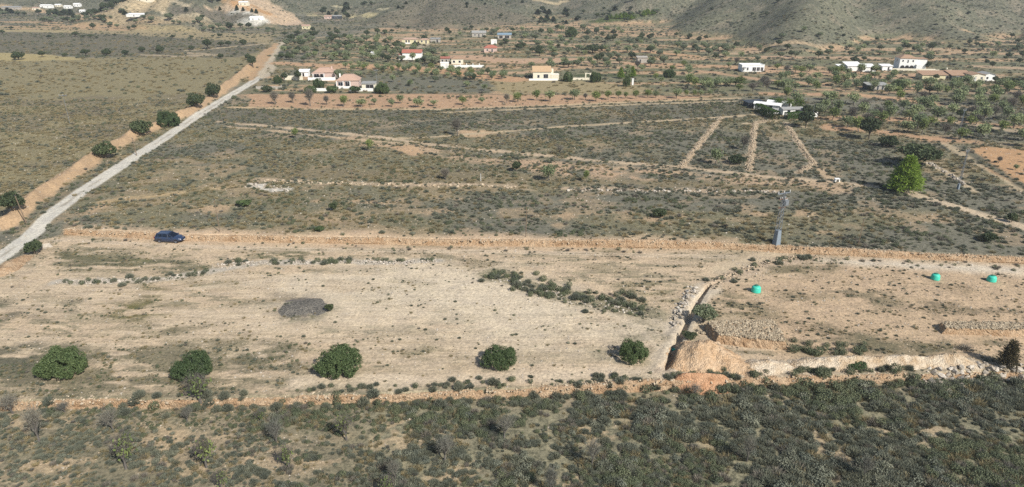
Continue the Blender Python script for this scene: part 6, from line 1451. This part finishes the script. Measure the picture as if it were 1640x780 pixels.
def utility_pole(base, top_y, label, lean=0.0, cross=None, mat='wood', r=.1):
    p = at([base])[0]; m = mpp(*p); dep = math.atan2(CZ - p[2], math.hypot(p[0], p[1])); h = (base[1] - top_y) * m / math.cos(dep)
    t = thing('utility_pole', label, 'pole', p); MB().tube((0, 0, -.2), (lean * h, 0, h), r, r * .65, 8).build('post', M[mat], t)
    if cross:
        MB().box((lean * h, -.1, h - .35), (cross, .1, .12)).build('cross_arm', M[mat], t); q = MB()
        for s in (-.45, 0, .45): q.lathe([(.0, .24), (.05, .22), (.07, .12), (.05, .06), (.02, 0)], 8, (lean * h + s * cross, -.1, h - .29))
        q.build('insulators', M['insul'], t)
    else:
        MB().box((lean * h, 0, h + .03), (.3, .1, .08)).build('bracket', M['dkmetal'], t)
utility_pole((43, 359), 313, 'leaning wooden pole beside the dark bush at the white road', -.12)
utility_pole((219, 249), 222, 'wooden pole with a reddish foot on the orange bank', -.05)
utility_pole((352, 371), 320, 'thin brown pole just behind the back wall, right of the car', 0, None, 'wood', .07)
utility_pole((842, 379), 330, 'thin pale pole behind the back wall, middle of the plot', .02, None, 'wood', .07)
utility_pole((1374, 394), 350, 'thin brown pole behind the back wall, right of the pylon', .02, None, 'wood', .07)
utility_pole((564, 286), 272, 'short pale post in the khaki grass strip', 0, None, 'wood', .09)
utility_pole((770, 290), 278, 'short white post in the scrub above the stone row', 0, None, 'insul', .09)
utility_pole((112, 198), 152, 'faint grey pole with a cross arm in the dry field', 0, 2.2, 'metal', .06)
utility_pole((604, 141), 112, 'grey pole in the green field behind the garage', 0, 1.4, 'metal', .06)
utility_pole((1300, 196), 166, 'grey pole at the mobile home plot corner', 0, None, 'metal', .06)

def pylon(base, top_y, label, full=True):
    p = at([base])[0]; m = mpp(*p); dep = math.atan2(CZ - p[2], math.hypot(p[0], p[1])); h = (base[1] - top_y) * m / math.cos(dep)
    t = thing('power_pylon', label, 'pylon', p, math.radians(24)); t.scale = (1, 1, 1) if full else (.45, .45, 1); b0, b1 = .42, .15
    def hw(z): return b0 + (b1 - b0) * min(1, z / (h * .92))
    g = MB()
    for sx in (-1, 1):
        for sy in (-1, 1): g.tube((sx * hw(0), sy * hw(0), -.1), (sx * b1, sy * b1, h * .97), .06, .05, 4)
    g.build('leg_angles', M['metal'], t); br = MB(); z = h * .27; k = 0
    while z < h * .95:
        z2 = min(z + max(.5, hw(z) * 1.9), h * .97)
        for a, b in (((-1, -1), (1, -1)), ((1, -1), (1, 1)), ((1, 1), (-1, 1)), ((-1, 1), (-1, -1))):
            if k % 2: a, b = b, a
            br.tube((a[0] * hw(z), a[1] * hw(z), z), (b[0] * hw(z2), b[1] * hw(z2), z2), .034, .034, 4)
        z = z2; k += 1
    br.build('bracing', M['metal'], t)
    gd = MB(); hg = .27 if full else .14; a, c = hw(0) + .05, hw(h * hg) + .03
    gd.hexa([(-a, -a, 0), (a, -a, 0), (a, a, 0), (-a, a, 0), (-c, -c, h * hg), (c, -c, h * hg), (c, c, h * hg), (-c, c, h * hg)]); gd.build('climb_guard', M['guard'], t)
    MB().box((0, 0, h * .96), (2.6, .14, .14)).box((0, .25, h * .96), (2.6, .06, .06)).build('cross_arm', M['metal'], t)
    for x in (-1.2, 0, 1.2): MB().lathe([(.0, .42), (.04, .4), (.09, .34), (.05, .3), (.09, .22), (.05, .18), (.09, .1), (.03, 0)], 10, (x, 0, h * .96 + .07)).build('insulator', M['insul'], t)
    if full:
        tr = MB().box((.62, 0, h * .78), (.8, .62, .9)).box((.62, -.36, h * .78), (.6, .08, .6)).build('transformer', M['metal'], t)
        q = MB()
        for x in (.38, .62, .86): q.lathe([(.0, .32), (.05, .3), (.08, .2), (.05, .14), (.08, .06), (.04, 0)], 10, (x, 0, h * .78 + .45))
        q.build('bushing', M['insul'], tr); MB().box((0, 0, h * .70), (1.5, .12, .12)).box((0, 0, h * .86), (1.7, .12, .12)).build('switch_bracket', M['rustmetal'], t)
        q = MB()
        for x in (-.7, -.35, .35): q.lathe([(.0, .3), (.05, .28), (.08, .18), (.05, .12), (.03, 0)], 8, (x, -.1, h * .86 + .06))
        q.build('fuse_holders', M['insul'], t)
    return t
pylon((1243, 391), 308, 'steel lattice pylon with sheet-clad base and a transformer behind the back wall')
pylon((1537, 209), 176, 'pale power pylon in the orchard beyond the big pine', False)
pylon((1534, 303), 240, 'slim lattice pylon on the scrub slope right of the big pine', False)
p = at([(1340, 291)])[0]
t = thing('concrete_box', 'small white concrete well box on the sandy track left of the pine', 'well box', p); t.scale = (.7, .7, .7); MB().box((-.55, 0, .45), (.25, 1.0, .9)).box((.55, 0, .45), (.25, 1.0, .9)).box((0, .4, .45), (.85, .2, .9)).build('box_wall', M['white'], t); MB().box((0, 0, .96), (1.45, 1.15, .12)).build('cover_slab', M['white'], t)
tag(link('white_boulder', mesh_np('white_boulder', *(lambda q: (q[0], [q[1]]))(stones(np.array([[0, 0, .3]]), .8, np.random.default_rng(3))), [M['palestone']])), 'flat white boulder beside the dark round tree at the road junction', 'boulder').location = [float(q) for q in at([(72, 397)])[0]]
for px, py, lab in ((1368, 353, 'short low white beam lying by the sandy path'),): pass
tick('objects')

# ------------------------------------------------------------------ air
hz_ = MB().box((0, 1650, 45), (8000, 3800, 98)).build('haze', None); tag(hz_, kind='stuff')
hz_.data.materials.clear()
hm = bpy.data.materials.new('air'); hm.use_nodes = True; hn = hm.node_tree
hn.nodes.remove(hn.nodes['Principled BSDF']); hv = hn.nodes.new('ShaderNodeVolumePrincipled')
hv.inputs['Color'].default_value = (.93, .96, 1.0, 1); hv.inputs['Density'].default_value = .00020; hv.inputs['Anisotropy'].default_value = .2
hn.links.new(hv.outputs[0], hn.nodes['Material Output'].inputs['Volume']); hz_.data.materials.append(hm)
